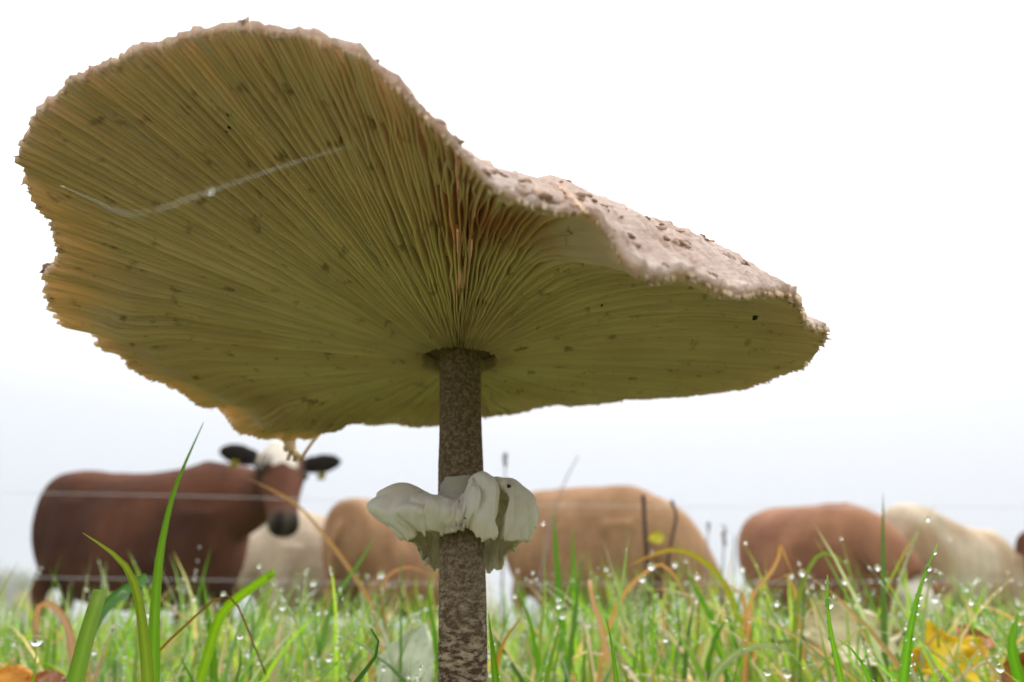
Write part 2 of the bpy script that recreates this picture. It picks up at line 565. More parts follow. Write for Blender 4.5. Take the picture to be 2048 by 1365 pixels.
def build_cap():
    N, Mr = 900, 72
    th = np.linspace(0, 2 * PI, N, endpoint=False)
    R = rim_radius(th)
    # top sheet, from centre to rim
    rr = np.concatenate([np.linspace(0.0005, 1, Mr) ** 0.8])
    TH, RR = np.meshgrid(th, rr, indexing='ij')
    r = RR * (R[:, None] + 0.0007)
    s = (r - R0) / (R[:, None] - R0)
    zt = cap_under(TH, s, False) + gill_depth(s) + flesh(s) + 0.006 * np.exp(-(r / 0.018) ** 2)
    zt = zt + top_bulge(TH, s)
    Pt = pt(TH, r, zt)
    dth = np.gradient(np.concatenate([Pt[-2:], Pt, Pt[:2]]), axis=0)[2:-2]
    dr = np.gradient(Pt, axis=1)
    nrm = np.cross(dr, dth); nrm /= np.linalg.norm(nrm, axis=-1)[..., None] + 1e-15
    x, y, z = Pt[..., 0], Pt[..., 1], Pt[..., 2]
    crumb = 0.0011 * fbm(x * 380, y * 380, z * 380, 21, 3) + 0.0011 * np.clip(fbm(x * 120, y * 120, z * 120, 22, 4), 0, 1)
    dsp = crumb * sst(0.0, 0.3, RR) + 0.0012 * np.clip(vn(x * 210, y * 210, z * 210, 23) - 0.35, 0, 1)
    Pt = Pt + nrm * dsp[..., None]
    # lower plate, from rim to centre
    rp = np.linspace(1, 0.001, 40)
    TH2, RP = np.meshgrid(th, rp, indexing='ij')
    r2 = RP * (R[:, None] + 0.0003)
    s2 = (r2 - R0) / (R[:, None] - R0)
    Pp = pt(TH2, r2, cap_under(TH2, s2) + gill_depth(s2))
    A = np.concatenate([Pt, Pp], 1)
    V = A.reshape(-1, 3)
    F = grid_faces(N, A.shape[1], True)
    mm = A.shape[1]
    fi, fj = F[:, 0] // mm, F[:, 0] % mm
    sf = np.where(fj >= Mr, s2[fi, np.clip(fj - Mr, 0, 39)], 0)
    F = F[~((thin_margin(th[fi], sf) > .5) & (fj >= Mr))]
    return mpart('cap', V, [F[:, ::-1]], MAT['cap'], mushroom)
cap = build_cap()

def gill_strip(th0, s0, n, seed, dep=1.0):
    g = np.random.default_rng(seed)
    t = np.linspace(0, 1, n)
    s = s0 + (1 - s0) * t ** 0.9
    Rt = float(rim_radius(np.array([th0]))[0]) * (1 + g.normal(0, 0.005)) + 0.0004
    r = R0 + s * (Rt - R0)
    if s0 <= 0:
        r[0] = R0 - 0.0008 * g.random()
    wav = 0.00030 * vn(r * 160, seed * 1.7, 0, 31) + 0.0002 * vn(r * 420, seed * 2.3, 0, 32)
    wav_e = wav + 0.00042 * vn(r * 120, seed * 3.1, 0, 33) * sst(0, 0.5, s)
    spacing = 2 * PI * r / 300
    hb = np.minimum(0.00034, 0.26 * spacing)
    he = np.minimum(0.00021, 0.20 * spacing)
    dth_b, dth_e = th0 + wav / r, th0 + wav_e / r
    zp = cap_under(np.full(n, th0), s) + gill_depth(s) + 0.0005
    dpt = gill_depth(s) * dep
    if s0 > 0:
        dpt = dpt * sst(0, 0.25, t)
    dpt = dpt * (1 + g.normal(0, .04)) + g.normal(0, .00008) * sst(0, .2, t)
    ze = zp - 0.0005 - dpt * (1 + 0.05 * vn(r * 90, seed * 5.3, 0, 34)) - 0.0001
    def row(thv, off, z):
        c, sn = np.cos(thv), np.sin(thv)
        return np.stack([SX + r * c - sn * off, SY + r * sn + c * off, CAMZ + z], -1)
    A = np.stack([row(dth_b, -hb, zp), row(dth_e, -he, ze), row(dth_e, he, ze), row(dth_b, hb, zp)], 1)  # n,4,3
    V = A.reshape(-1, 3)
    F = grid_faces(n, 4)
    ends = np.array([[0, 1, 2, 3], [4 * n - 1, 4 * n - 2, 4 * n - 3, 4 * n - 4]])
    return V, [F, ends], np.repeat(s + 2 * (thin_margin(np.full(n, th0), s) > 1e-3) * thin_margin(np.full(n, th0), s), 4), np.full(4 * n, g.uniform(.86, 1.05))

NG = 300
g_angles = (np.arange(NG) + rng.uniform(-0.18, 0.18, NG)) * 2 * PI / NG
for i, a in enumerate(g_angles):
    V, F, sv, tn = gill_strip(a, 0.0, 20, i + 1)
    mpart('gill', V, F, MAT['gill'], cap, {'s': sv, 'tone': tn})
Vs, Fs, Ss, Ts, off = [], [], [], [], 0
for i in range(NG):
    a0, a1 = g_angles[i], g_angles[(i + 1) % NG] + (2 * PI if i == NG - 1 else 0)
    starts = [(0.5, float(np.clip(rng.normal(0.38, 0.12), 0.12, 0.7)))]
    if rng.random() < 0.5:
        starts += [(0.25, rng.uniform(0.68, 0.85))]
    if rng.random() < 0.5:
        starts += [(0.75, rng.uniform(0.68, 0.85))]
    for k, (u, s0) in enumerate(starts):
        V, F, sv, tn = gill_strip(a0 + (a1 - a0) * (u + rng.uniform(-0.08, 0.08)), s0, 12, 1000 + i * 3 + k, rng.uniform(0.82, 0.97))
        Vs.append(V); Fs += [f + off for f in F]; Ss.append(sv); Ts.append(tn); off += len(V)
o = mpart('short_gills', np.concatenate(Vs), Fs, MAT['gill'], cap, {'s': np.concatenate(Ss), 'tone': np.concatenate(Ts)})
tag(o, kind='stuff')

def crumpled_flake(P, size, nrm, seed, flat=0.3):
    v, f = ico(2)
    n = np.asarray(nrm, float); n /= np.linalg.norm(n)
    a = np.cross(n, (0.3, 0.5, 0.8)); a /= np.linalg.norm(a); b = np.cross(n, a)
    d = 1 + 0.55 * vn(v[:, 0] * 2.2 + seed, v[:, 1] * 2.2, v[:, 2] * 2.2, seed) + 0.25 * vn(v[:, 0] * 5, v[:, 1] * 5 + seed, v[:, 2] * 5, seed + 1)
    w = v * d[:, None] * size
    return P + np.outer(w[:, 0], a) + np.outer(w[:, 1], b * 0.75) + np.outer(w[:, 2], n * flat), [f]

def cap_top_point(deg, s, lift=0.0):
    th = np.array([rad(deg)])
    R = rim_radius(th)
    r = R0 + s * (R - R0)
    sv = np.array([s])
    return pt(th, r, cap_under(th, sv, False) + gill_depth(sv) + flesh(sv) + top_bulge(th, sv) + lift)[0]

# brown scales left on the skin and tufts along the margin
flk = [(254.5, 1.0, .0016), (259, .99, .0010), (260.5, .985, .0011), (235, 1.0, .0011), (200, 1.0, .0019), (198.5, .99, .0013),
       (338, 1.0, .0013), (279, .99, .0019), (281, .985, .0021), (272, .985, .0012)]
for i in range(40):
    flk.append((rng.uniform(262, 288), rng.uniform(.93, 1.0), rng.uniform(.0005, .0012)))
for i in range(70):
    flk.append((rng.uniform(285, 345), rng.uniform(.6, 1.0) ** .6, rng.uniform(.0004, .0011)))
for i, (d, s, sz) in enumerate(flk):
    P = cap_top_point(d, s, 0.0003)
    c = np.array([math.cos(rad(d)), math.sin(rad(d)), 0.0])
    V, F = crumpled_flake(P, sz, c * (1.2 if s > .9 else .5) + np.array([rng.normal(0, .3), rng.normal(0, .3), 0.8]), 40 + i, .5)
    mpart('scale', V, F, MAT['scale'] if i % 3 else MAT['cap'], cap)

# frayed fringe on the margin
def tooth(P, d, L, w, seed):
    n = 5
    t = np.linspace(0, 1, n)
    Q = P + np.outer(t * L, d) + np.outer(0.25 * L * vn(t * 3, seed, 0, 51), (1, 0.3, 0.2))
    W = w * (1 - 0.75 * t)
    return loft(Q, W, W * 0.35, 6, (0.2, 0.9, 0.3))
parts = []
for i in range(340):
    d = rng.choice([rng.uniform(95, 215), rng.uniform(205, 262), rng.uniform(288, 345), rng.uniform(330, 455)])
    th = np.array([rad(d)])
    R = rim_radius(th)
    P = pt(th, R - 0.0002, cap_under(th, np.array([1.0])) + rng.uniform(0, 0.0014))[0]
    c = np.array([math.cos(th[0]), math.sin(th[0]), 0])
    dr = c * rng.uniform(0.5, 1) + np.array([rng.normal(0, .4), rng.normal(0, .4), -rng.uniform(0.1, 0.9)])
    dr /= np.linalg.norm(dr)
    parts.append(tooth(P, dr, rng.uniform(.0005, .0017), rng.uniform(.0002, .0005), i))
V, F = merge(parts)
o = mpart('fringe', V, F, MAT['cap'], cap)
tag(o, kind='stuff')

# shreds of veil hanging off the far margin
def tube_path(pts, radii, n, seg=8, hint=(0, 1, 0.2)):
    Q = catmull(np.array(pts), n)
    W = np.interp(np.linspace(0, 1, n), np.linspace(0, 1, len(radii)), radii)
    return loft(Q, W, W, seg, hint)
YV = 0.318
sh = [tube_path([at(578, 876, YV), at(582, 893, YV), at(586, 905, YV)], [.0034, .0022, .0016], 8),
      tube_path([at(584, 900, YV), at(578, 912, YV), at(576, 921, YV)], [.0012, .0009, .0009], 6),
      tube_path([at(586, 902, YV), at(590, 913, YV), at(589, 923, YV)], [.0014, .001, .001], 6),
      tube_path([at(588, 902, YV), at(598, 912, YV - .002), at(606, 923, YV - .002)], [.0012, .0012, .0005], 6),
      tube_path([at(576, 890, YV), at(571, 896, YV), at(573, 903, YV)], [.001, .0012, .0008], 6)]
for v, f in sh:
    mpart('veil_shred', v, f, MAT['shred'], cap)
v, f = tube_path([at(646, 846, YV), at(636, 868, YV - .001), at(622, 888, YV - .002), at(607, 910, YV - .002), at(603, 916, YV - .002)], [.0014, .0011, .0007, .0008, .0012], 14)
mpart('veil_shred', v, f, MAT['shred'], cap)

# dark specks on the gills
def gill_point(deg, s):
    th = np.array([rad(deg)]); R = rim_radius(th)
    r = R0 + s * (R - R0)
    return pt(th, r, cap_under(th, np.array([s])))[0]
for (d, s, sz) in [(327, .88, .0009), (318, .45, .0004), (245, .82, .0007), (247, .85, .0006)]:
    V, F = crumpled_flake(gill_point(d, s), sz, (0.2, -0.5, -1), int(d), 0.5)
    mpart('speck', V, F, MAT['speck'], cap)

# brown disc added to stand for the shade round the top of the stem
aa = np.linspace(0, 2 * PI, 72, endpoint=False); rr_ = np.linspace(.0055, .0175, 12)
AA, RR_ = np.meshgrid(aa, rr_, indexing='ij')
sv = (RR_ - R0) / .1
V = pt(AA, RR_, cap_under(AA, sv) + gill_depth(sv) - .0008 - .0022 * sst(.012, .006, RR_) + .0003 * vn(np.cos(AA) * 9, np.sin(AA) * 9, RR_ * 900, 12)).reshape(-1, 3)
mpart('cap_shade_disc', V, [grid_faces(72, 12, True)], MAT['shade_disc'], cap)

# stem
def stem_centre(z):
    """z = world height"""
    t = z / 0.176
    return np.stack([-0.0105 - 0.006 * np.clip(t, 0, 1.2), np.full_like(z, 0.218), z], -1)
def build_stem():
    n, seg = 420, 128
    z = np.linspace(-0.012, 0.1765, n)
    C = stem_centre(z)
    Rs = np.interp(z, [-0.012, 0.0, 0.02, 0.045, 0.075, 0.11, 0.135, 0.165, 0.1765], [.008, .0115, .0098, .0074, .0067, .0066, .0066, .0064, .0066])
    a = np.linspace(0, 2 * PI, seg, endpoint=False)
    Z, Aa = np.meshgrid(z, a, indexing='ij')
    ca, sa = np.cos(Aa), np.sin(Aa)
    low = sst(0.135, 0.09, Z)
    sc = fbm(ca * 3.2 + 5, sa * 3.2, Z * 900 / 2.0, 61, 3)
    d = 0.00016 * sc * low + 0.00008 * fbm(ca * 9, sa * 9, Z * 1300, 62, 2) + 0.0002 * vn(ca * 1.3, sa * 1.3, Z * 60, 63)
    r = Rs[:, None] + d
    V = C[:, None] + np.stack([ca * r, sa * r, np.zeros_like(r)], -1)
    V = V.reshape(-1, 3)
    i = np.arange(n - 1); j = np.arange(seg)
    I, J = np.meshgrid(i, j, indexing='ij')
    F = np.stack([I * seg + J, I * seg + (J + 1) % seg, (I + 1) * seg + (J + 1) % seg, (I + 1) * seg + J], -1).reshape(-1, 4)
    me = mesh_from('stem', V - BASE, [F], MAT['stem'])
    return link('stem', me, mushroom)
stem = build_stem()

# ring round the stem
RC = stem_centre(np.array([0.125]))[0]
RK = np.array([  # angle, A z, B r z, C r z, D r z  (mm above lens)
 (0, 35.5, 13.5, 41.0, 22.5, 35.0, 20, 26.5), (30, 35, 14, 40, 21, 33, 19, 22.5), (60, 34, 14, 39, 20, 31, 18.5, 18.8), (90, 33, 14, 38, 20, 30, 18, 18.5),
 (120, 33, 14, 38, 21, 31, 18, 19.5), (150, 33.5, 15, 39, 24, 32.5, 17, 24), (180, 33.5, 16.5, 41.5, 27, 34.5, 18, 27), (205, 33.5, 15.5, 40, 25.5, 33.5, 17, 26),
 (225, 33.5, 13.2, 37.4, 20.5, 32.5, 15.5, 25.2), (245, 34, 11.4, 36.3, 17, 32, 12.6, 24.8), (262, 34.2, 10.6, 35.2, 13.4, 31.4, 12.4, 26.2), (275, 34.8, 10.6, 36.5, 13.0, 32, 11.6, 27.2),
 (288, 35.2, 11.2, 42, 16.6, 37.5, 13.4, 26.5), (299, 35.5, 12, 43.2, 18, 37.5, 15, 24.0), (309, 35.5, 12.2, 43, 18.4, 36.5, 16.6, 23.6), (316, 35.5, 12, 41.2, 17.2, 36, 17.5, 28),
 (324, 35.5, 12.6, 42.2, 19.6, 36.5, 17.5, 25.5), (340, 35.5, 13.2, 42, 21.5, 36, 18.5, 25.0)])
def build_ring():
    N, Mt = 420, 44
    ph = np.linspace(0, 2 * PI, N, endpoint=False)
    d = np.degrees(ph)
    K = np.stack([np.interp(d, np.concatenate([RK[:, 0], [360]]), np.concatenate([RK[:, k], RK[:1, k]])) for k in range(1, 8)], -1) / 1000
    ctrl = np.stack([np.stack([np.full(N, .0064), K[:, 0]], -1), K[:, 1:3], K[:, 3:5], K[:, 5:7]], 1)   # N,4,2
    t = np.linspace(0, 1, Mt)
    # cubic through the four points (Catmull with doubled ends)
    pts = np.stack([catmull(ctrl[i], Mt) for i in range(N)])       # N,Mt,2
    P, T = np.meshgrid(ph, t, indexing='ij')
    edge = 0.0016 * vn(P * 5.5, 0, 0, 71) + 0.0007 * vn(P * 19, 0, 0, 78) + 0.00045 * vn(P * 55, 0, 0, 72) * (1 + vn(P * 6, 0, 0, 79))
    r = pts[..., 0] + T ** 3 * 0.3 * edge
    z = pts[..., 1] + T ** 5 * edge
    # puffy crumples and small pleats
    env = sst(0.05, 0.35, T)
    wx, wy = np.cos(P) + .12 * vn(P * 3, T * 3, 0, 83), np.sin(P) + .12 * vn(P * 3, T * 3, 5, 84)
    puff = 0.0022 * vn(wx * 3.0, wy * 3.0, T * 2.2, 73) - 0.0017 * (1 - np.abs(vn(wx * 4.2, wy * 4.2, T * 2.6, 85))) ** 5 + 0.0006 * vn(wx * 8, wy * 8, T * 5, 74)
    pleat = 0.0005 * vn(P * 15 + 2.5 * vn(P * 4, T * 3, 0, 76), T * 3.0, 0, 75)
    r = r + env * (puff + pleat * T * 2)
    z = z + env * puff * 0.5 * (1 - T)
    X = RC[0] + r * np.cos(P); Y = RC[1] + r * np.sin(P); Z = CAMZ + z
    outer = np.stack([X, Y, Z], -1)
    th = 0.0007
    dth = np.gradient(np.concatenate([outer[-2:], outer, outer[:2]]), axis=0)[2:-2]
    dt = np.gradient(outer, axis=1)
    nr = np.cross(dth, dt); nr /= np.linalg.norm(nr, axis=-1)[..., None] + 1e-15
    nr *= np.where((nr[:, 5:6] * np.stack([0 * P, 0 * P, 0 * P + 1], -1)[:, 5:6]).sum(-1, keepdims=True) < 0, -1, 1)
    inner = (outer - nr * th)[:, ::-1]
    A = np.concatenate([outer, inner], 1)
    V = A.reshape(-1, 3)
    m = A.shape[1]
    F = grid_faces(N, m, True)
    # tears: slit on the right-hand lobe, small holes
    fi = F[:, 0] // m; fj = F[:, 0] % m
    tt = np.where(fj < Mt, fj / (Mt - 1), (2 * Mt - 1 - fj) / (Mt - 1))
    dd = fi / N * 360
    mid = 316 + 3 * (tt - .5)
    wid = 4.2 * sst(0.42, 0.62, tt)
    cut = (np.abs(dd - mid) < wid) & (tt > 0.42)
    cut |= ((np.abs(dd - 313.5) < 0.9 + 0.6 * vn(tt * 20, 0, 0, 77)) & (tt > 0.30) & (tt < 0.5))
    F = F[~cut]
    S_ = np.concatenate([T, T[:, ::-1]], 1).ravel()
    return mpart('ring', V, [F], MAT['ring'], mushroom, {'s': S_})
ring = build_ring()
zc = np.linspace(0.0335, 0.0425, 20)
prof = np.array([.0068, .00745, .0075, .0073, .00715, .0071, .00705, .0071, .00705, .00695])
aa = np.linspace(0, 2 * PI, 96, endpoint=False)
ZZ, AA = np.meshgrid(zc, aa, indexing='ij')
rr_ = np.interp(zc, np.linspace(zc[0], zc[-1], 10), prof)[:, None] + 0.00018 * vn(np.cos(AA) * 3, np.sin(AA) * 3, ZZ * 300, 81)
zz_ = ZZ + 0.0007 * vn(np.cos(AA) * 2.5, np.sin(AA) * 2.5, 0, 82) * sst(0.036, 0.0425, ZZ)
V = np.stack([RC[0] + .00015 + rr_ * np.cos(AA), RC[1] + rr_ * np.sin(AA), CAMZ + zz_], -1).transpose(1, 0, 2).reshape(-1, 3)
mpart('collar', V, [grid_faces(96, 20, True)], MAT['collar'], ring)
for (px, py, Y, sz) in [(765, 993, .213, .0004), (1017, 973, .203, .0006), (930, 1037, .205, .0003), (1069, 1055, .213, .0004)]:
    V, F = crumpled_flake(at(px, py, Y), sz, (0, -1, .3), px, 0.5)
    mpart('speck', V, F, MAT['speck'], ring)

# ------------------------------------------------------------------ spider silk
def thread(pts, rad_, name, label):
    Q = catmull(np.array(pts), 60)
    W = np.full(60, rad_)
    V, F = loft(Q, W, W, 6)
    o = link(name, mesh_from(name, V, F, MAT['silk']))
    return tag(o, label, 'spider thread'), Q
P0 = at(785, 268, .118); P1 = at(600, 322, .093); P2 = at(420, 383, .080); P3 = at(270, 428, .074); P4 = at(190, 402, .10); P5 = at(125, 374, .135); P6 = at(78, 360, .158)
silk, silkQ = thread([P0, P1, P2, P3, P4, P5, P6], .000025, 'spider_thread', 'fine spider thread slung below the pale gilled cap, beaded with droplets')

def drop(P, r, label, group, squash=1.0, name='dew_drop'):
    v, f = ico(3)
    V = v * r * np.array([1, 1, squash])
    o = link(name, mesh_from(name, V, [f], MAT['water']), None, tuple(P))
    return tag(o, label, 'dew drop', group)
drop(P2, .00036, 'clear droplet threaded midway along the spider thread', None)
drop(P0, .0005, 'clear droplet where the spider thread meets the gills', None)
drop(P5, .00035, 'clear droplet on the spider thread beside the cap margin', None)

# ------------------------------------------------------------------ cows
def cow(name, label, loc, heading, coat, scale=1.0, stretch=1.0, neck=None, head_dir=None, head_up=(0, 0, 1), head_scale=1.0, legs=True, ears=True, tags=False, wide=1.0, face=None, back=None, nkh=(.30, .22, .135)):
    """local: +x forward, z up, feet at z=0, withers about 1.36 m"""
    parts = []
    xs = np.array([-.96, -.935, -.85, -.62, -.36, -.05, .25, .50, .68, .80, .85]) * stretch
    top = np.array([1.24, 1.30, 1.335, 1.345, 1.315, 1.30, 1.32, 1.36, 1.33, 1.24, 1.14])
    if back is not None: top = top + np.asarray(back)
    bot = np.array([.90, .74, .56, .43, .36, .33, .33, .34, .38, .50, .70])
    wid = np.array([.15, .235, .28, .30, .33, .355, .335, .29, .245, .19, .10]) * wide
    k = np.linspace(0, 1, 40); k0 = np.linspace(0, 1, len(xs))
    def sm(a): return catmull(np.stack([a, a], -1), 40)[:, 0]
    xs, top, bot, wid = sm(xs), sm(top), sm(bot), sm(wid)
    C = np.stack([xs, 0 * xs, (top + bot) / 2], -1)
    parts.append(loft(C, wid, (top - bot) / 2, 28, (0, 0, 1), 0.86, True))
    # neck and head
    neck = neck or [(.55, 0, 1.10), (.85, 0, 1.20), (1.08, 0, 1.36)]
    neck = np.array(neck, float) * np.array([stretch, 1, 1])
    Q = catmull(neck, 18)
    t = np.linspace(0, 1, 18)
    parts.append(loft(Q, np.interp(t, [0, .4, 1], [.20, .145, .10]), np.interp(t, [0, .4, 1], nkh), 20, (0, 0, 1)))
    hd = np.array(head_dir or (.75, 0, -.66), float); hd /= np.linalg.norm(hd)
    hu = np.array(head_up, float); hu -= hd * (hu @ hd); hu /= np.linalg.norm(hu)
    hs = np.cross(hd, hu)
    poll = Q[-1] + hu * 0.02
    L = np.array([-.06, 0, .08, .17, .26, .35, .43, .49, .525, .54]) * head_scale
    Hw = np.array([.05, .095, .118, .125, .100, .080, .074, .080, .066, .03]) * head_scale
    Hh = np.array([.05, .098, .115, .122, .108, .088, .074, .070, .055, .03]) * head_scale
    hc = poll + np.outer(L, hd) - np.outer(np.interp(L / head_scale, [0, .17, .54], [0.06, .07, .075]) * head_scale, hu)
    parts.append(loft(hc, Hw, Hh, 20, tuple(hu)))
    ear_ctr, ear_lines = [], []
    for sgn in (-1, 1):
        b = poll - hu * .075 * head_scale + hd * .05 * head_scale + hs * sgn * .085 * head_scale
        ed = hs * sgn * 1.0 + hu * .22 - hd * 0.05
        ed /= np.linalg.norm(ed)
        tt = np.linspace(0, 1, 10)
        E_ = b + np.outer(tt * .245 * head_scale, ed) + np.outer(-0.035 * tt ** 2 * head_scale, hu) * (1 if sgn > 0 else -.8)
        w = np.interp(tt, [0, .25, .6, .85, 1], [.03, .050, .060, .044, .012]) * head_scale
        if ears:
            parts.append(loft(E_, w * 0.42, w, 12, tuple(hu * 0.8 + hd * -.6)))
        ear_ctr.append((b + ed * .12 * head_scale, ed))
        ear_lines.append(E_)
    if legs:
        for sgn in (-1, 1):
            for chain in (
                [(.58, .17, .95, .17), (.60, .19, .72, .13), (.61, .19, .54, .078), (.625, .19, .43, .066), (.615, .19, .28, .045), (.61, .19, .14, .046), (.63, .19, .07, .052), (.64, .19, .0, .058)],
                [(-.56, .15, 1.05, .21), (-.58, .19, .80, .18), (-.68, .20, .62, .115), (-.80, .19, .48, .068), (-.79, .19, .32, .048), (-.775, .19, .14, .048), (-.75, .19, .07, .052), (-.74, .19, .0, .058)]):
                c = np.array(chain); c[:, 0] *= stretch; c[:, 1] *= sgn * wide
                off_ = 0.10 * sgn * (1 if c[0, 0] > 0 else -1)
                c[:, 0] += np.linspace(0, 1, len(c)) * off_
                q = catmull(c, 24)
                parts.append(loft(q[:, :3], np.maximum(q[:, 3], .03) * .8, np.maximum(q[:, 3], .03), 14, (1, 0, 0.1)))
    # tail
    q = catmull(np.array([(-.90 * stretch, 0, 1.15), (-1.00 * stretch, .02, 1.02), (-1.035 * stretch, .03, .8), (-1.02 * stretch, .03, .5), (-1.02 * stretch, .02, .38)]), 18)
    tw = np.interp(np.linspace(0, 1, 18), [0, .3, .7, .85, 1], [.03, .028, .026, .045, .02])
    parts.append(loft(q, tw, tw, 10, (1, 0, 0)))
    V, F = merge(parts)
    tmp = bpy.data.objects.new('tmp', mesh_from('tmp', V, F, None))
    COL.objects.link(tmp)
    md = tmp.modifiers.new('r', 'REMESH'); md.mode = 'VOXEL'; md.voxel_size = 0.018; md.adaptivity = 0
    md = tmp.modifiers.new('s', 'SMOOTH'); md.factor = 0.5; md.iterations = 5
    dg = bpy.context.evaluated_depsgraph_get()
    me = bpy.data.meshes.new_from_object(tmp.evaluated_get(dg))
    bpy.data.objects.remove(tmp)
    n = len(me.vertices)
    co = np.empty(n * 3, np.float32); me.vertices.foreach_get('co', co); co = co.reshape(-1, 3).astype(float)
    nv = np.empty(n * 3, np.float32); me.vertices.foreach_get('normal', nv); nv = nv.reshape(-1, 3)
    ax = co[:, 0] / stretch; ay = np.abs(co[:, 1]); az = co[:, 2]
    bodym = sst(1.0, .8, ax)
    bump_ = .028 * np.exp(-(((ax + .62) / .10) ** 2 + ((ay - .24) / .09) ** 2 + ((az - 1.27) / .10) ** 2))
    bump_ += .022 * np.exp(-(((ax - .52) / .10) ** 2 + ((az - 1.0) / .30) ** 2)) * (ay > .1)
    bump_ += -.030 * np.exp(-(((ax + .42) / .13) ** 2 + ((az - 1.08) / .16) ** 2)) * (ay > .15)
    bump_ += .006 * np.sin(ax * 42) * np.exp(-(((ax - .0) / .28) ** 2 + ((az - .9) / .25) ** 2)) * (ay > .15)
    bump_ += (.012 * fbm(co[:, 0] * 4, co[:, 1] * 4, co[:, 2] * 4, 301, 3)) 
    co = co + nv * (bump_ * bodym)[:, None]
    me.vertices.foreach_set('co', co.astype(np.float32).ravel()); me.update()
    # coat colour
    rel = (co - poll) / head_scale
    u, v, w = rel @ hd, rel @ hu, rel @ hs
    inhead = (u > -.09) & (u < .62) & (np.abs(w) < .15) & (v > -.30) & (v < .12)
    ed_ = np.min(np.linalg.norm(co[:, None] - np.concatenate([l[2:] for l in ear_lines])[None], axis=2), 1)
    inear = (ed_ < .068 * head_scale) & (np.abs(w) > .125)
    c0, c1 = np.array(coat[0]), np.array(coat[1])
    nz = sst(-.35, .45, fbm(co[:, 0] * 2.2, co[:, 1] * 2.2, co[:, 2] * 2.2, len(name) + int(abs(loc[0]) * 10), 3))
    colr = c0 * (1 - nz[:, None]) + c1 * nz[:, None]
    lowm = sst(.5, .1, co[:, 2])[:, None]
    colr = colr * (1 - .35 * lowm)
    if face is not None:
        wn = 0.03 * vn(co[:, 0] * 14, co[:, 1] * 14, co[:, 2] * 14, 91)
        if face == 'forehead':
            msk = inhead & (v > -.13) & (np.abs(w + wn - .02) < .088 - .16 * np.clip(u - .06, 0, 1)) & (u + wn < .20)
        else:
            msk = inhead & (u + wn > -.02)
        colr[msk] = (.66, .60, .52)
    mz = (sst(.40, .50, u + .02 * vn(co[:, 0] * 20, co[:, 1] * 20, co[:, 2] * 20, 93)) * inhead)[:, None]
    colr = colr * (1 - mz) + mz * (np.array((.065, .050, .036)) if face == 'forehead' else np.array((.45, .34, .28)))
    nost = inhead & (np.abs(np.abs(w) - .038) < .018) & (u > .47) & (v > -.10)
    colr[nost] *= .3
    if face == 'forehead':
        colr[inear] = (.018, .012, .010)
        es = inhead & (u > .10) & (u < .22) & (np.abs(w) > .07)
        colr[es] *= .45
    hoofm = co[:, 2] < .06
    colr[hoofm] = (.04, .032, .028)
    a = me.attributes.new('col', 'FLOAT_COLOR', 'POINT')
    a.data.foreach_set('color', np.concatenate([colr, np.ones((n, 1))], 1).astype(np.float32).ravel())
    me.polygons.foreach_set('use_smooth', np.ones(len(me.polygons), bool))
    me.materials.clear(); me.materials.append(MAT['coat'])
    root = empty(name, (loc[0], loc[1], float(ground_z(loc[0], loc[1]))))
    root.rotation_euler = (0, 0, heading); root.scale = (scale,) * 3
    tag(root, label, 'cow', 'cows grazing beyond the wire fence')
    me.name = 'body'
    link('body', me, root)
    vI, fI = ico(2)
    if face:
        for sgn in (-1, 1):
            P = poll + hd * .165 * head_scale - hu * .035 * head_scale + hs * sgn * .112 * head_scale
            link('eye', mesh_from('eye', P + vI * .024 * head_scale, [fI], MAT['eye']), root)
    if tags:
        for (P, ed) in ear_ctr:
            c = P - hu * .055 + hd * .055 + ed * 0.035
            bm = bmesh.new()
            bmesh.ops.create_cube(bm, size=1)
            bmesh.ops.scale(bm, vec=(.052, .008, .06), verts=bm.verts)
            bmesh.ops.bevel(bm, geom=bm.edges[:], offset=.003, segments=2, affect='EDGES')
            me2 = bpy.data.meshes.new('ear_tag'); bm.to_mesh(me2); bm.free()
            me2.materials.append(MAT['tagm'])
            o = link('ear_tag', me2, root)
            X_ = hs; Z_ = -hu; Y_ = np.cross(Z_, X_)
            o.matrix_local = Matrix([[X_[i], Y_[i], Z_[i], c[i]] for i in range(3)] + [[0, 0, 0, 1]])
    return root

BROWN = ((.128, .047, .023), (.060, .020, .011))
TAN = ((.40, .235, .125), (.31, .165, .085))
RED = ((.34, .165, .09), (.24, .105, .055))
CREAM = ((.62, .53, .42), (.52, .42, .31))
GRAZE = [(.48, 0, .96), (.92, 0, .84), (1.20, 0, .50), (1.30, 0, .34)]
def gx(px, Y):
    return (px - 1024) / 1520 * Y

cow('brown_cow', 'dark brown cow with white forehead and yellow ear tags watching over its shoulder', (gx(298, 6.1), 6.1), rad(-12), BROWN,
    1.1, .87, [(.46, 0, 1.05), (.95, -.06, 1.07), (1.28, -.30, 1.17), (1.43, -.46, 1.32)], (.40, -.46, -.80), (.0, .05, 1), 1.25, nkh=(.34, .21, .11), tags=True, face='forehead')
cow('cream_cow', 'cream cow grazing behind the dark brown cow, head hidden in the grass', (gx(670, 8.7), 8.7), rad(222), CREAM, 1.1, 1.0, GRAZE, (.35, 0, -.95), (1, 0, .2))
cow('brown_cow', 'chestnut cow partly hidden behind the mushroom stem', (gx(810, 8.3), 8.3), rad(62), TAN, 1.1, 1.0, GRAZE, (.35, 0, -.95), (1, 0, .2))
cow('tan_cow', 'light tan cow grazing beside the mushroom ring, broad back turned sideways', (gx(1178, 6.8), 6.8), rad(-50), TAN, 1.1, .88, GRAZE, (.35, 0, -.95), (1, 0, .2), back=[0, .01, .02, .03, .04, .03, -.02, -.08, -.11, -.09, -.05])
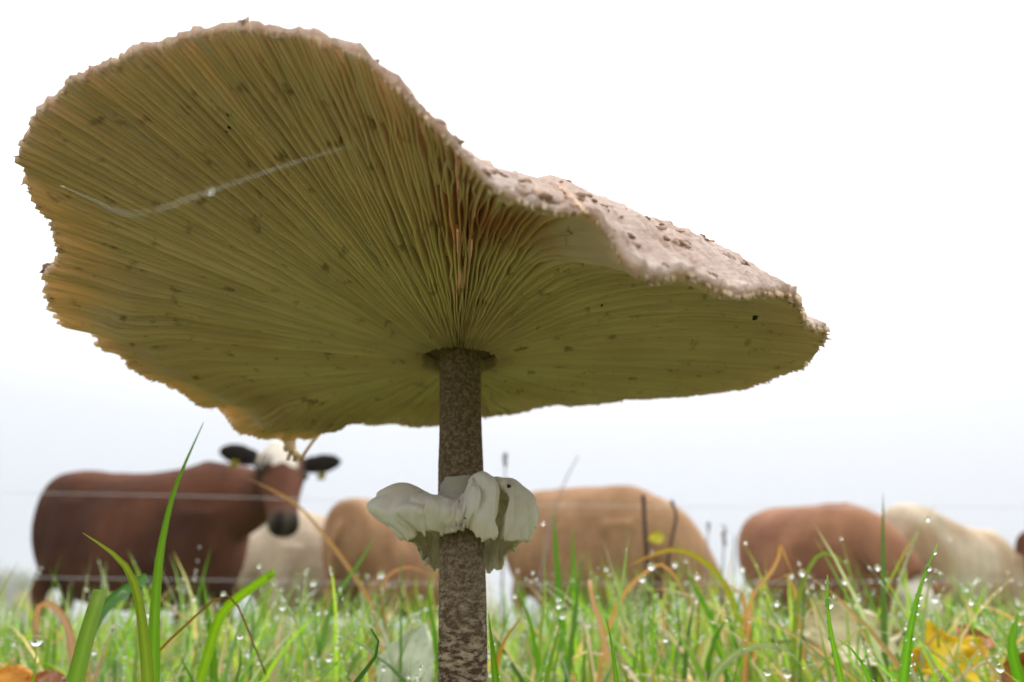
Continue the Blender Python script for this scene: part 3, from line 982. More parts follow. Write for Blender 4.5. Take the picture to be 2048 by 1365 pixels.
cow('brown_cow', 'reddish brown cow with a white face lowered into the grass', (gx(1622, 7.5), 7.5), rad(-78), RED, 1.02, .95,
    [(.55, 0, 1.08), (.95, 0, .98), (1.24, 0, .74), (1.34, 0, .62)], (.5, 0, -.85), (1, 0, .4), face='white', wide=1.25, back=[.08, .11, .13, .14, .15, .13, .08, .02, -.02, -.02, 0])
cow('cream_cow', 'pale cream and tan cow grazing next to the white-faced reddish cow', (gx(1905, 8.1), 8.1), rad(32), ((.60, .50, .37), (.44, .30, .18)), 1.08, 1.0, [(.48, 0, .84), (.92, 0, .70), (1.20, 0, .42), (1.30, 0, .30)], (.35, 0, -.95), (1, 0, .2), back=[0, .02, .05, .05, .02, -.04, -.08, -.12, -.14, -.14, -.1])
cow('brown_cow', 'brown cow showing only its flank behind the pale cream and tan cow', (gx(2200, 9.0), 9.0), rad(10), BROWN, 1.05, 1.0, GRAZE, (.35, 0, -.95), (1, 0, .2))

# ------------------------------------------------------------------ fence
def tube_obj(name, pts, r, mat, parent=None, n=40, seg=8, hint=(0, 0, 1)):
    V, F = tube_path(pts, [r, r] if np.isscalar(r) else r, n, seg, hint)
    return link(name, mesh_from(name, V, F, mat), parent)
fence = empty('wire_fence', (0, 3.9, 0))
tag(fence, 'thin two-strand wire fence running between the mushroom and the cows', 'fence')
for (z0, z1) in ((.775, .71), (.355, .345)):
    tube_obj('wire', [(-4.5, 0, z0 + .03), (-2, 0, z0), (0, 0, (z0 + z1) / 2 - .02), (2.2, 0, z1), (4.5, 0, z1 + .02)], .0016, MAT['wire'], fence, 60, 6)
for x in (-4.5, 4.5):
    V, F = tube_path([(x, .04, -.05), (x + .01, .04, .5), (x, .04, 1.0)], [.045, .043, .04], 12, 14, (0, 1, 0))
    link('post', mesh_from('post', V, F, MAT['post']), fence)

# ------------------------------------------------------------------ grass
GREENS = np.array([(.20, .40, .025), (.25, .45, .03), (.14, .32, .03), (.31, .46, .04), (.20, .36, .10), (.34, .42, .26), (.10, .22, .03)])
DRY = np.array([(.52, .37, .20), (.45, .28, .13), (.60, .48, .31), (.40, .30, .10)])

def blades(root, h, w, az, a0, kap, col, seg, tipcol=None, vee=0.25):
    """vectorised blades; returns V, F, C and the centre/edge lines"""
    K = len(h)
    t = np.linspace(0, 1, seg + 1)
    ang = a0[:, None] + kap[:, None] * t[None] ** 1.5
    ds = (h / seg)[:, None]
    hx = np.concatenate([np.zeros((K, 1)), np.cumsum(np.sin(ang[:, :-1]) * ds, 1)], 1)
    hz = np.concatenate([np.zeros((K, 1)), np.cumsum(np.cos(ang[:, :-1]) * ds, 1)], 1)
    ca, sa = np.cos(az)[:, None], np.sin(az)[:, None]
    C = np.stack([root[:, :1] + hx * ca, root[:, 1:2] + hx * sa, root[:, 2:3] + hz], -1)
    tw = rng.normal(0, .5, K)[:, None] + rng.normal(0, .9, K)[:, None] * t
    side = np.stack([-np.sin(az[:, None] + tw), np.cos(az[:, None] + tw), 0 * tw], -1)
    wt = (w[:, None] * (0.65 + 0.5 * t - 0.15 * t ** 2) * (1 - t ** 3.0) ** .9)
    wt[:, -1] = 0.00005
    nrm = np.stack([np.cos(ang) * ca, np.cos(ang) * sa, -np.sin(ang)], -1)
    A = np.stack([C - side * wt[..., None] * .5 , C - nrm * (wt * vee)[..., None], C + side * wt[..., None] * .5], 2)  # K,seg+1,3,3
    V = A.reshape(-1, 3)
    base = np.arange(K)[:, None, None] * (seg + 1) * 3
    i = np.arange(seg)[None, :, None] * 3
    j = np.arange(2)[None, None, :]
    q = base + i + j
    F = np.stack([q, q + 1, q + 4, q + 3], -1).reshape(-1, 4)
    tc = tipcol if tipcol is not None else col
    cc = col[:, None] * (1 - t[None, :, None] ** 3) + tc[:, None] * t[None, :, None] ** 3
    CC = np.repeat(cc[:, :, None], 3, 2).reshape(-1, 3)
    return V, F, CC, A

def in_view(x, y, margin=0.12):
    return np.abs(x) < (y * 0.76 + margin)

def scatter(n, y0, y1, margin):
    out = []
    while sum(len(a) for a in out) < n:
        y = np.sqrt(rng.uniform(y0 ** 2, y1 ** 2, n)); x = rng.uniform(-1, 1, n) * (y1 * .76 + margin)
        k = in_view(x, y, margin)
        out.append(np.stack([x[k], y[k]], -1))
    return np.concatenate(out)[:n]

def clear_mask(x, y, h):
    """cap how tall blades may grow: the photographer's trampled spot and the sight line to the stem"""
    hm = np.full_like(y, 9.0)
    hm = np.where(y < 0.225, 0.066, hm)
    hm = np.where((y < 0.34) & (y >= .225), 0.086 + (y - .225) * .3, hm)
    return np.minimum(h, hm * rng.uniform(.75, 1.0, len(y)))

def tall_factor(x, y):
    f = 1.04 + .24 * sst(-.02, .08, x) * sst(.34, .02, x) * sst(.30, .45, y) * sst(1.5, .8, y)
    return f * (1 + .25 * vn(x * 9, y * 9, 0, 95))

def grass_layer(n, y0, y1, hmin, hmax, w0, w1, seg, dry_p, margin=.12):
    P = scatter(n, y0, y1, margin)
    x, y = P[:, 0], P[:, 1]
    clump = vn(x * 14, y * 14, 0, 96)
    keep = rng.random(n) < .65 + .5 * clump
    x, y = x[keep], y[keep]; K = len(x)
    h = hmin + (hmax - hmin) * rng.random(K) ** 1.6
    h *= tall_factor(x, y)
    h = clear_mask(x, y, h)
    w = rng.uniform(w0, w1, K) * np.clip(h / .08, .6, 1.2)
    dry = rng.random(K) < dry_p * (1 + .8 * vn(x * 6, y * 6, 0, 97))
    col = GREENS[rng.integers(0, len(GREENS), K)] * rng.uniform(.5, 1.1, (K, 1))
    col[dry] = DRY[rng.integers(0, len(DRY), dry.sum())] * rng.uniform(.7, 1.1, (dry.sum(), 1))
    tip = col.copy()
    yt = rng.random(K) < .25
    tip[yt] = tip[yt] * .5 + .5 * np.array((.42, .36, .10))
    a0 = np.abs(rng.normal(0, .30, K)); kap = rng.gamma(1.5, .58, K)
    kap[dry] += rng.uniform(0, 1.2, dry.sum()); a0[dry] += rng.uniform(0, .5, dry.sum())
    # keep clear of the stem itself
    root = np.stack([x, y, ground_z(x, y) - .002], -1)
    az = rng.uniform(0, 2 * PI, K)
    ds = np.hypot(x + .012, y - .218)
    ok = ds > .016
    front = (y < .222) & (np.abs(x + .0145 * y / .218) < .02)
    ok &= ~(front & (h > .06))
    # blades close to the sight corridor must not lean towards the lens
    lean_in = (y < .45)
    az = np.where(lean_in, rng.uniform(-.2, PI + .2, K), az)
    s = ok
    return blades(root[s], h[s], w[s], az[s], a0[s], kap[s], col[s], seg, tip[s])

layers = [grass_layer(24000, .10, 1.0, .05, .145, .0016, .0042, 8, .27, .16),
          grass_layer(26000, .9, 2.2, .06, .17, .0022, .0048, 4, .27, .2),
          grass_layer(44000, 2.0, 5.0, .08, .23, .0035, .008, 3, .27, .3),
          grass_layer(26000, 4.5, 14.0, .06, .13, .006, .012, 3, .3, .4)]
Vs, Fs, Cs, off = [], [], [], 0
for V, F, C, A in layers:
    Vs.append(V); Fs.append(F + off); Cs.append(C); off += len(V)
o = link('grass', mesh_from('grass', np.concatenate(Vs), Fs, MAT['grass'], True, {'col': np.concatenate(Cs)}))
tag(o, 'dew-wet green pasture grass mixed with dry straw-coloured blades', 'grass', kind='stuff')

# fine dew beads along the near blades
def bead_mesh(P, r, sub=1):
    v, f = ico(sub)
    V = P[:, None] + v[None] * r[:, None, None]
    F = f[None] + (np.arange(len(P)) * len(v))[:, None, None]
    return V.reshape(-1, 3), F.reshape(-1, 3)
Pl, Rl = [], []
A = layers[0][3]
K, S1 = A.shape[:2]
pick = np.nonzero((rng.random(K) < .5) & (A[:, 0, 0, 1] > .22) & (A[:, 0, 0, 1] < .85))[0]
for k in pick:
    m_ = rng.integers(10, 24)
    e_ = rng.choice([0, 2])
    u = rng.uniform(.3, .98, m_) * (S1 - 1)
    i0 = u.astype(int); fr = (u - i0)[:, None]
    pp = A[k, i0, e_] * (1 - fr) + A[k, np.minimum(i0 + 1, S1 - 1), e_] * fr
    ok = pp[:, 2] > CAMZ - .060 * pp[:, 1] - .004
    ok &= np.abs(pp[:, 0]) < .72 * pp[:, 1]
    pp = pp[ok]
    Pl.append(pp)
    Rl.append(rng.uniform(.00026, .0007, len(pp)) * (1 + 1.1 * pp[:, 1]))
if sum(map(len, Pl)) > 18000:
    allp, allr = np.concatenate(Pl), np.concatenate(Rl)
    kk = rng.permutation(len(allp))[:18000]
    Pl, Rl = [allp[kk]], [allr[kk]]
tips = np.nonzero((rng.random(K) < .16) & (A[:, 0, 0, 1] > .22))[0]
Pl.append(A[tips, -1, 1]); Rl.append(rng.uniform(.0008, .0018, len(tips)))
A2 = layers[1][3]
t2 = np.nonzero(rng.random(len(A2)) < .12)[0]
Pl.append(A2[t2, -1, 1]); Rl.append(rng.uniform(.0009, .0020, len(t2)))
V, F = bead_mesh(np.concatenate(Pl), np.concatenate(Rl), 1)
o = link('dew', mesh_from('dew', V, [F], MAT['water']))
tag(o, 'fine dew beads strung along the grass blades', 'dew', kind='stuff')

# individual blades that stand out
def ribbon(P, W, twist=0.0, vee=.18, face=None, tipcut=False):
    n = len(P)
    T = np.gradient(P, axis=0); T /= np.linalg.norm(T, axis=1)[:, None]
    view = P - np.array([0, 0, CAMZ]) if face is None else np.tile(np.array(face, float), (n, 1))
    view = view / np.linalg.norm(view, axis=1)[:, None]
    S = np.cross(T, view); S /= np.linalg.norm(S, axis=1)[:, None]
    Nn = np.cross(S, T)
    tw = np.linspace(twist * .4, twist, n) if np.isscalar(twist) else np.interp(np.linspace(0, 1, n), np.linspace(0, 1, len(twist)), twist)
    S2 = S * np.cos(tw)[:, None] + Nn * np.sin(tw)[:, None]
    N2 = np.cross(S2, T)
    u = np.array([-1, -.5, 0, .5, 1])
    prof = np.array([0, .55, 1.0, .55, 0])
    ser = 1 + .03 * vn(np.arange(n) * 1.7, 0, 0, 99)
    A = P[:, None] + S2[:, None] * (W * ser)[:, None, None] * .5 * u[None, :, None] + N2[:, None] * (W[:, None] * vee * prof[None])[..., None]
    # a real if tiny thickness
    B = A + N2[:, None] * 0.00018
    V = np.concatenate([A.reshape(-1, 3), B.reshape(-1, 3)])
    F = grid_faces(n, 5)
    nn = n * 5
    i = np.arange(n - 1)
    e1 = np.stack([i * 5, (i + 1) * 5, (i + 1) * 5 + nn, i * 5 + nn], -1)
    e2 = np.stack([i * 5 + 4, i * 5 + 4 + nn, (i + 1) * 5 + 4 + nn, (i + 1) * 5 + 4], -1)
    j = np.arange(4)
    e3 = np.stack([(n - 1) * 5 + j, (n - 1) * 5 + j + nn, (n - 1) * 5 + j + 1 + nn, (n - 1) * 5 + j + 1], -1)
    return V, [F, F[:, ::-1] + nn, e1, e2, e3], 5

def hero(path, wpx, Y, col, label, name='grass_blade', cat='grass blade', group=None, twist=0.0, tip=None, prof=None, dY=0.0, n=26, vee=.18, mat=None, rootdy=0.0):
    """path: points measured along the blade from low to tip; Y distance out; the foot goes on to the soil"""
    Yv = np.linspace(Y, Y + dY, len(path)) if np.isscalar(Y) else np.array(Y)
    P = np.array([at(px, py, yy) for (px, py), yy in zip(path, Yv)])
    d0 = P[0] - P[1]
    gz = float(ground_z(P[0][0], P[0][1])) - .002
    k_ = (P[0][2] - gz) / max(P[1][2] - P[0][2], 1e-4)
    hxy = np.clip(d0[:2] * k_, -.03, .03) * .8
    g = np.array([P[0][0] + hxy[0], P[0][1] + hxy[1] + .002, gz])
    Q = smooth_path(np.concatenate([[g], [g * .45 + P[0] * .55 - np.array([hxy[0] * .12, 0, 0])], P]), n)
    t = np.linspace(0, 1, n)
    w = wpx * depth(P[0]) / FPX
    pr = prof or [(0, .55), (.3, .9), (.6, 1.0), (.85, .6), (1, .03)]
    W = w * np.interp(t, [a for a, b in pr], [b for a, b in pr])
    V, F, m5 = ribbon(Q, W, twist, vee)
    c = np.array(col); tc = np.array(tip if tip is not None else col)
    k = t ** 4
    cc = c * (1 - k[:, None]) + tc * k[:, None]
    rib = np.array([1.0, .93, 1.12, .93, 1.0])
    CC = (cc[:, None] * rib[None, :, None]).reshape(-1, 3)
    CC = np.concatenate([CC, CC])
    o = link(name, mesh_from(name, V - g, F, mat or MAT['grass'], True, {'col': CC}), None, tuple(g))
    tag(o, label, cat, group)
    return Q, W

LUSH = (.30, .50, .05); PALEG = (.36, .50, .06); BLUEG = (.17, .30, .17); DARKG = (.11, .27, .03); STRAW = (.55, .40, .22); OCHRE = (.50, .36, .07)
cutp = [(0, .6), (.4, .9), (.8, 1.0), (.97, .9), (1, .82)]
h1, w1 = hero([(306, 1365), (308, 1240), (318, 1110), (345, 985), (375, 915), (407, 845)], 27, .235, LUSH, 'tallest bright green grass blade rising straight past the dark brown cow', twist=.3, prof=[(0, .7), (.35, 1), (.55, .95), (.8, .45), (1, .04)])
h2, w2 = hero([(297, 1365), (288, 1270), (276, 1180), (255, 1130), (212, 1096), (165, 1066)], 26, .205, PALEG, 'pale green grass blade curling over to a yellow pointed tip before the cow', twist=[.2, .3, .9, -.3, .2], tip=(.42, .46, .05))
h3, w3 = hero([(150, 1365), (172, 1275), (201, 1180)], 33, .19, LUSH, 'broad green grass blade with a blunt bitten-off tip', prof=cutp, twist=.1, tip=(.36, .48, .16))
h4, w4 = hero([(180, 1260), (215, 1205), (255, 1178), (294, 1155)], 24, .33, BLUEG, 'blue-green grass blade leaning behind the bitten-off blade', prof=cutp)
h5, w5 = hero([(148, 1330), (138, 1255), (112, 1213), (85, 1200), (72, 1215), (72, 1280)], 17, .42, (.52, .37, .28), 'dry pinkish straw blade arched over beside the dark brown cow legs', 'bent_straw', prof=[(0, .7), (.5, 1), (1, .6)])
h6, w6 = hero([(992, 1365), (985, 1300), (977, 1228)], 26, .228, LUSH, 'green grass blade growing tight against the mushroom stem', prof=[(0, .8), (.5, 1), (.8, .7), (1, .05)])
h7, w7 = hero([(705, 1365), (738, 1335), (760, 1305), (763, 1280), (752, 1262), (742, 1258)], 22, .205, DARKG, 'dark green grass blade with a hooked curling tip left of the stem', twist=[0, .2, .9, .4], prof=[(0, .8), (.5, 1), (.8, .6), (1, .1)])
h8, w8 = hero([(1233, 1365), (1228, 1320), (1222, 1275), (1212, 1234)], 21, .215, LUSH, 'short upright green grass blade carrying a hanging drop near its tip', prof=[(0, .8), (.6, 1), (.85, .5), (1, .05)])
h9, w9 = hero([(1683, 1365), (1668, 1300), (1655, 1230), (1655, 1150)], 25, .22, LUSH, 'green grass blade tipped with a cluster of drops by the pale leaf', prof=[(0, .7), (.5, 1), (.75, .55), (1, .1)])
h10, w10 = hero([(1742, 1365), (1722, 1318), (1700, 1290), (1675, 1278)], 23, .20, (.26, .48, .04), 'bright green grass blade bending left beneath the pale leaf', prof=[(0, .8), (.5, 1), (.8, .6), (1, .05)])
h11, w11 = hero([(1805, 1365), (1815, 1290), (1830, 1210), (1848, 1150), (1875, 1088)], 26, .235, (.28, .50, .05), 'tall dew-beaded green grass blade in front of the pale cream and tan cow', twist=.35, prof=[(0, .8), (.3, 1), (.65, .9), (.85, .35), (1, .05)])
h12, w12 = hero([(1590, 1240), (1605, 1160), (1640, 1098), (1690, 1120), (1715, 1180)], 11, .42, (.28, .36, .07), 'thin yellow-green grass blade arched before the reddish brown cow')
h13, w13 = hero([(1470, 1210), (1440, 1150), (1390, 1108), (1345, 1096), (1300, 1112), (1250, 1135)], 14, .5, (.34, .42, .04), 'yellowing grass blade arched across the tan cow', tip=(.55, .34, .10))
h14, w14 = hero([(1128, 1290), (1117, 1180), (1107, 1018)], 16, .62, (.17, .33, .04), 'tall upright grass blade standing before the tan cow flank')
h15, w15 = hero([(1150, 1290), (1148, 1200), (1145, 1055)], 15, .58, (.18, .36, .04), 'slimmer upright grass blade standing next to the tall one')
h16, w16 = hero([(765, 1290), (745, 1210), (690, 1125), (640, 1060), (600, 1012), (535, 975), (490, 955)], 8, .62, (.50, .38, .25), 'long thin straw stem leaning across the cow face', 'bent_straw', 'grass stem', vee=.6)
h17, w17 = hero([(305, 1310), (360, 1262), (420, 1205), (452, 1178), (470, 1195), (500, 1270), (532, 1350)], 6, .27, (.36, .24, .11), 'snapped brown grass stem folded over at a sharp angle', 'bent_straw', 'grass stem', vee=.6, prof=[(0, .8), (.5, 1), (1, .5)])
h18, w18 = hero([(440, 1225), (480, 1192), (515, 1168), (548, 1145)], 20, .3, (.34, .50, .05), 'light green grass blade leaning right with a drop on its tip', prof=cutp)
h19, w19 = hero([(425, 1290), (413, 1215), (406, 1158)], 17, .34, (.20, .36, .03), 'small upright grass blade below the dark brown cow chest')
h20, w20 = hero([(1425, 1350), (1470, 1305), (1530, 1288), (1580, 1300), (1606, 1335)], 20, .3, (.42, .50, .36), 'dew-whitened grass blade arched low over the turf')
h21, w21 = hero([(1002, 1290), (1030, 1250), (1056, 1216)], 11, .34, OCHRE, 'ochre dry grass blade beside the green blade at the stem', 'bent_straw')
h22, w22 = hero([(660, 1215), (690, 1165), (730, 1110), (755, 1060)], 11, .5, (.22, .36, .12), 'thin grey-green grass blade left of the mushroom ring')
h23, w23 = hero([(1450, 1330), (1420, 1230), (1375, 1150), (1365, 1120)], 15, .45, (.18, .38, .04), 'green grass blade leaning left before the tan cow head')
h24, w24 = hero([(2040, 1365), (2020, 1290), (2040, 1215)], 30, .3, (.22, .42, .03), 'broad green grass blade behind the orange-brown leaf')
h25, w25 = hero([(870, 1270), (855, 1190), (862, 1140)], 12, .45, (.19, .36, .04), 'green grass blade crossing the chestnut cow beside the stem')
h26, w26 = hero([(1200, 1240), (1182, 1195), (1180, 1160)], 11, .4, (.55, .42, .36), 'short pinkish dry blade standing upright under the tan cow', 'bent_straw', prof=cutp)
h27, w27 = hero([(1210, 1270), (1250, 1180), (1320, 1120), (1350, 1150), (1380, 1210)], 10, .48, STRAW, 'bent straw blade under the arched yellowing blade', 'bent_straw')
h28, w28 = hero([(775, 1260), (762, 1200), (770, 1150), (820, 1130), (860, 1150)], 9, .55, (.50, .34, .24), 'curved dry blade left of the mushroom stem', 'bent_straw')
h29, w29 = hero([(1500, 1190), (1540, 1150), (1565, 1105), (1555, 1075), (1590, 1160)], 10, .45, STRAW, 'kinked straw blade before the reddish brown cow', 'bent_straw')
# mid-distance look-alikes
G1 = 'upright green blades out of focus behind the mushroom'
G2 = 'bent straw blades out of focus behind the mushroom'
def who_at(px):
    return 'dark brown cow' if px < 480 else 'cream cow' if px < 690 else 'chestnut cow' if px < 880 else 'stem foot' if px < 1000 else 'tan cow' if px < 1440 else 'reddish brown cow' if px < 1760 else 'pale cream and tan cow'
def blade_label(px, lean, top_, dryb, arch):
    who = who_at(px)
    size = 'tall' if top_ < 1175 else 'medium' if top_ < 1230 else 'short'
    way = 'hook-tipped' if arch else 'upright' if abs(lean) < 14 else 'right-leaning' if lean > 0 else 'left-leaning'
    return 'soft-focus %s %s %s grass blade before the %s' % (size, way, 'straw-coloured' if dryb else 'green', who)
for i in range(70):
    px = rng.uniform(20, 2030) if i % 3 else rng.uniform(990, 1900)
    Y = rng.uniform(.36, .95)
    top_ = rng.uniform(1130, 1260) if px > 990 else rng.uniform(1190, 1290)
    if 850 < px < 1000: top_ = max(top_, 1235)
    lean = rng.normal(0, 30)
    dryb = i % 4 == 0
    c = DRY[i % 4] if dryb else GREENS[i % 7] * rng.uniform(.85, 1.15)
    pth = [(px, 1345), (px + lean * .3, (1345 + top_) / 2), (px + lean, top_)]
    if i % 5 == 0:
        pth += [(px + lean * 1.8 + 25 * np.sign(lean), top_ + 20)]
    hero(pth, rng.uniform(3.2, 4.6) / Y, Y, c, blade_label(px, lean, top_, dryb, i % 5 == 0),
         'bent_straw' if dryb else 'grass_blade', 'grass blade', G2 if dryb else G1, n=12)

# drops that stand out
def on_blade(h, t, side=0.0, w=None):
    i = t * (len(h) - 1); k = int(min(i, len(h) - 2)); f_ = i - k
    return h[k] * (1 - f_) + h[k + 1] * f_
def bead_row(h, w, t0, t1, n, r, side, label):
    for t in np.linspace(t0, t1, n):
        t = float(np.clip(t + rng.normal(0, .012), 0, 1))
        P = on_blade(h, t)
        wi = float(np.interp(t, np.linspace(0, 1, len(w)), w))
        P = P + np.array([side * wi * .5, -.0003, 0])
        drop(P, r * rng.uniform(.6, 1.2), label, label)
drop(on_blade(h4, .93) + (0, -.002, -.0025), .0021, 'large bright drop hanging under the blue-green leaning blade', None)
drop(on_blade(h4, .78) + (0, -.002, -.002), .0011, 'small drop beside the large bright drop on the blue-green blade', None)
drop(on_blade(h18, .985), .0013, 'drop on the tip of the light green leaning blade', None)
drop(on_blade(h8, .80) + (-.0014, -.0005, 0), .0012, 'drop hanging near the tip of the short upright blade', None, 1.4)
drop(on_blade(h9, .93) + (0, -.0006, 0), .0013, 'biggest drop of the cluster on the blade by the pale leaf', None, 1.3)
drop(on_blade(h17, .53) + (0, 0, -.0006), .0008, 'tiny drop at the fold of the snapped brown stem', None)
drop(on_blade(h17, .36) + (0, -.0004, 0), .0012, 'drop halfway up the snapped brown stem', None)
bead_row(h11, w11, .62, .97, 12, .0007, 1, 'dew bead on the tall dew-beaded blade')
bead_row(h11, w11, .55, .92, 8, .00055, -1, 'dew bead on the tall dew-beaded blade')
bead_row(h9, w9, .5, .98, 12, .0006, -1, 'dew bead on the blade by the pale leaf')
bead_row(h6, w6, .55, .92, 6, .0007, 1, 'dew bead on the blade against the stem')
bead_row(h20, w20, .4, .98, 26, .0008, 0, 'dew bead on the dew-whitened arched blade')
bead_row(h10, w10, .6, .98, 9, .0005, 1, 'dew bead on the blade bending left beneath the pale leaf')
for (px, py, Y, r, base) in [(73, 1285, .25, .0017, 1340), (627, 1168, .5, .0019, 1330), (1303, 1135, .45, .0021, 1330), (1120, 1212, .4, .0021, 1320), (480, 1274, .26, .0011, 1365),
                             (1350, 1131, .5, .0018, 1320), (1690, 1165, .42, .0016, 1300), (1605, 1148, .42, .0018, 1300), (565, 1216, .42, .0017, 1330), (300, 1040 + 190, .4, .0018, 1340),
                             (1715, 1198, .42, .0017, 1310), (1930, 1180, .45, .0019, 1320), (1870, 1200, .42, .0018, 1330), (1285, 1160, .45, .0018, 1300), (1395, 1155, .5, .0019, 1310), (762, 1152, .5, .0022, 1320)]:
    hq, wq = hero([(px + rng.normal(0, 10), base), (px + 4, (py + base) / 2), (px, py)], 2.6 / Y, Y, GREENS[int(px) % 7], 'slender grass blade crowned by a round drop before the ' + who_at(px), group='slender blades crowned by drops', n=12)
    drop(hq[-1] + (0, 0, .3 * r), r, 'round clear drop crowning a slender grass blade before the ' + who_at(px), 'drops crowning slender blades')

# ------------------------------------------------------------------ dead weed stalks
def stalk(name, label, pts, Y, r0, r1, heads, mat):
    P = np.array([at(px, py, Y) for px, py in pts])
    g = np.array([P[0][0], Y, float(ground_z(P[0][0], Y)) - .01])
    Q = np.concatenate([[g], P])
    root = empty(name, tuple(g)); tag(root, label, 'weed stalk', 'dead weed stalks')
    V, F = tube_path(Q - g, list(np.linspace(r0, r1, 6)), 40, 8, (0, 1, .1))
    link('stem', mesh_from('stem', V, F, mat), root)
    if heads:
        (t0, t1, cnt, sz) = heads
        C = catmull(Q - g, 100)
        parts = []
        v, f = ico(1)
        for i in range(cnt):
            c = C[int(rng.uniform(t0, t1) * 99)]
            d = rng.normal(0, 1, 3); d /= np.linalg.norm(d)
            parts.append((c + d * sz * rng.uniform(.2, 1.2) + v * sz * rng.uniform(.35, .6) * rng.uniform(.6, 1.2, 3), [f]))
        V, F = merge(parts)
        o = link('seed_head', mesh_from('seed_head', V, F, mat), root)
    return root
stalk('dead_weed_stalk', 'pale dead weed stalk with fuzzy seed head just above the ring', [(1003, 1290), (1006, 1100), (1010, 960), (1010, 905)], 1.5, .003, .001, (.86, 1, 60, .005), MAT['stalk2'])
stalk('dead_weed_stalk', 'thin pale dead stem leaning right above the tan cow', [(1060, 1290), (1095, 1080), (1125, 975), (1157, 912)], 1.4, .002, .001, None, MAT['stalk2'])
stalk('dead_weed_stalk', 'thick purple-brown dead weed stalk standing before the tan cow', [(1303, 1300), (1297, 1180), (1291, 1080), (1287, 990)], .95, .0032, .0026, (.60, 1, 26, .0035), MAT['stalk'])
st = stalk('dead_weed_stalk', 'crooked dead weed stalk bearing one yellow leaf', [(1330, 1300), (1335, 1130), (1348, 1060), (1352, 1030), (1343, 1000)], .95, .0024, .0016, (.62, .98, 14, .003), MAT['stalk'])
stalk('dead_weed_stalk', 'grey dead weed stalk with seed head right of the tan cow', [(1432, 1290), (1442, 1180), (1447, 1100), (1450, 1050)], 1.35, .0022, .001, (.80, 1, 40, .0042), MAT['stalk2'])
stalk('dead_weed_stalk', 'fainter dead weed stalk with seed head between two cows', [(1405, 1290), (1412, 1150), (1415, 1080), (1417, 1045)], 1.6, .0022, .001, (.84, 1, 36, .004), MAT['stalk2'])
stalk('dead_weed_stalk', 'slim dead weed stalk close to the reddish brown cow', [(1466, 1290), (1468, 1180), (1468, 1120), (1469, 1070)], 1.2, .0016, .001, None, MAT['stalk2'])

# ------------------------------------------------------------------ leaves
def leaf(name, label, centre, size, nrm, axis, cols, lobes=0, curl=.25, seed=1, mat_t=.35, parent=None):
    nu, nv = 28, 15
    u = np.linspace(0, 1, nu); v = np.linspace(-1, 1, nv)
    U, Vv = np.meshgrid(u, v, indexing='ij')
    half = .36 * np.sin(PI * np.clip(U, .02, .98) ** .8) ** .8
    if lobes:
        half = half * (1 + .38 * np.cos(U * PI * 2 * lobes))
    half = half + .02 * vn(U * 18, np.sign(Vv), 0, seed)
    n = np.array(nrm, float); n /= np.linalg.norm(n)
    a = np.array(axis, float); a -= n * (a @ n); a /= np.linalg.norm(a)
    b = np.cross(n, a)
    h = curl * (Vv ** 2 * half * .9) + .10 * vn(U * 3 + seed, Vv * 1.6, 0, seed + 1) + curl * .5 * (U - .5) ** 2 - .02 * np.exp(-(Vv / .12) ** 2)
    L = ((U - .5)[..., None] * a + (half * Vv)[..., None] * b + h[..., None] * n) * size
    V = L.reshape(-1, 3)
    V2 = V - n * 0.0003
    F = grid_faces(nu, nv)
    m = M('leaf_blade')
    nz = m.noise(m.coord(), 3.2 / size, 4, .6)
    ns = m.noise(m.coord(), 12 / size, 3, .6)
    c = m.mix(m.ramp(nz, (.42, 0.), (.6, 1.)), cols[0], cols[1])
    c = m.mix(m.ramp(ns, (.62, 0.), (.7, .7)), c, tuple(x * .3 for x in cols[1]))
    mt = m.finish(c, .5, m.bump(ns, .4, .001), mat_t, None, .35)
    me = mesh_from(name, np.concatenate([V, V2]), [F, F[:, ::-1] + len(V)], mt)
    o = link(name, me, parent, tuple(centre))
    st_ = V[nv // 2]
    Vt, Ft = tube_path([st_, st_ - a * size * .18 - n * .05 * size, st_ - a * size * .34], [size * .012, size * .010, size * .012], 8, 6, tuple(n))
    link('leaf_stalk', mesh_from('leaf_stalk', Vt, Ft, MAT['stalk']), o)
    if parent is None:
        tag(o, label, 'leaf')
    return o
leaf('fallen_leaf', 'bright yellow fallen leaf with orange-brown edges caught in the grass', at(1900, 1315, .42), .040, (-.15, -.8, .55), (1, .1, .25), ((.82, .62, .01), (.74, .45, .01)), 2, .3, 3)
leaf('fallen_leaf', 'crisp orange fallen leaf lying against the yellow leaf', at(1950, 1282, .45), .026, (.2, -.7, .7), (1, .2, .3), ((.45, .13, .02), (.30, .08, .02)), 0, .5, 5)
leaf('fallen_leaf', 'pale yellowish fallen leaf half sunk in the grass behind the dewy blades', at(1705, 1275, .46), .062, (.1, -.85, .5), (1, 0, .15), ((.62, .56, .33), (.48, .42, .22)), 0, .25, 7)
leaf('fallen_leaf', 'pale grey-green fallen leaf propped up left of the mushroom stem', at(818, 1328, .44), .044, (-.1, -.9, .35), (.3, .1, 1), ((.66, .70, .54), (.54, .58, .42)), 0, .25, 9)
leaf('fallen_leaf', 'orange fallen leaf lying below the bitten-off grass blade', at(22, 1366, .30), .019, (.1, -.7, .7), (1, 0, .1), ((.62, .27, .01), (.50, .15, .01)), 0, .3, 11)
leaf('fallen_leaf', 'small rusty fallen leaf near the orange one', at(92, 1368, .33), .016, (.1, -.6, .8), (1, .2, .1), ((.40, .12, .03), (.50, .30, .22)), 0, .5, 12)
leaf('fallen_leaf', 'dark orange-brown fallen leaf under the broad grass blade', at(2048, 1358, .33), .022, (-.3, -.8, .5), (.4, 0, 1), ((.42, .17, .02), (.20, .07, .02)), 0, .4, 13)
P = at(1312, 1078, .945)
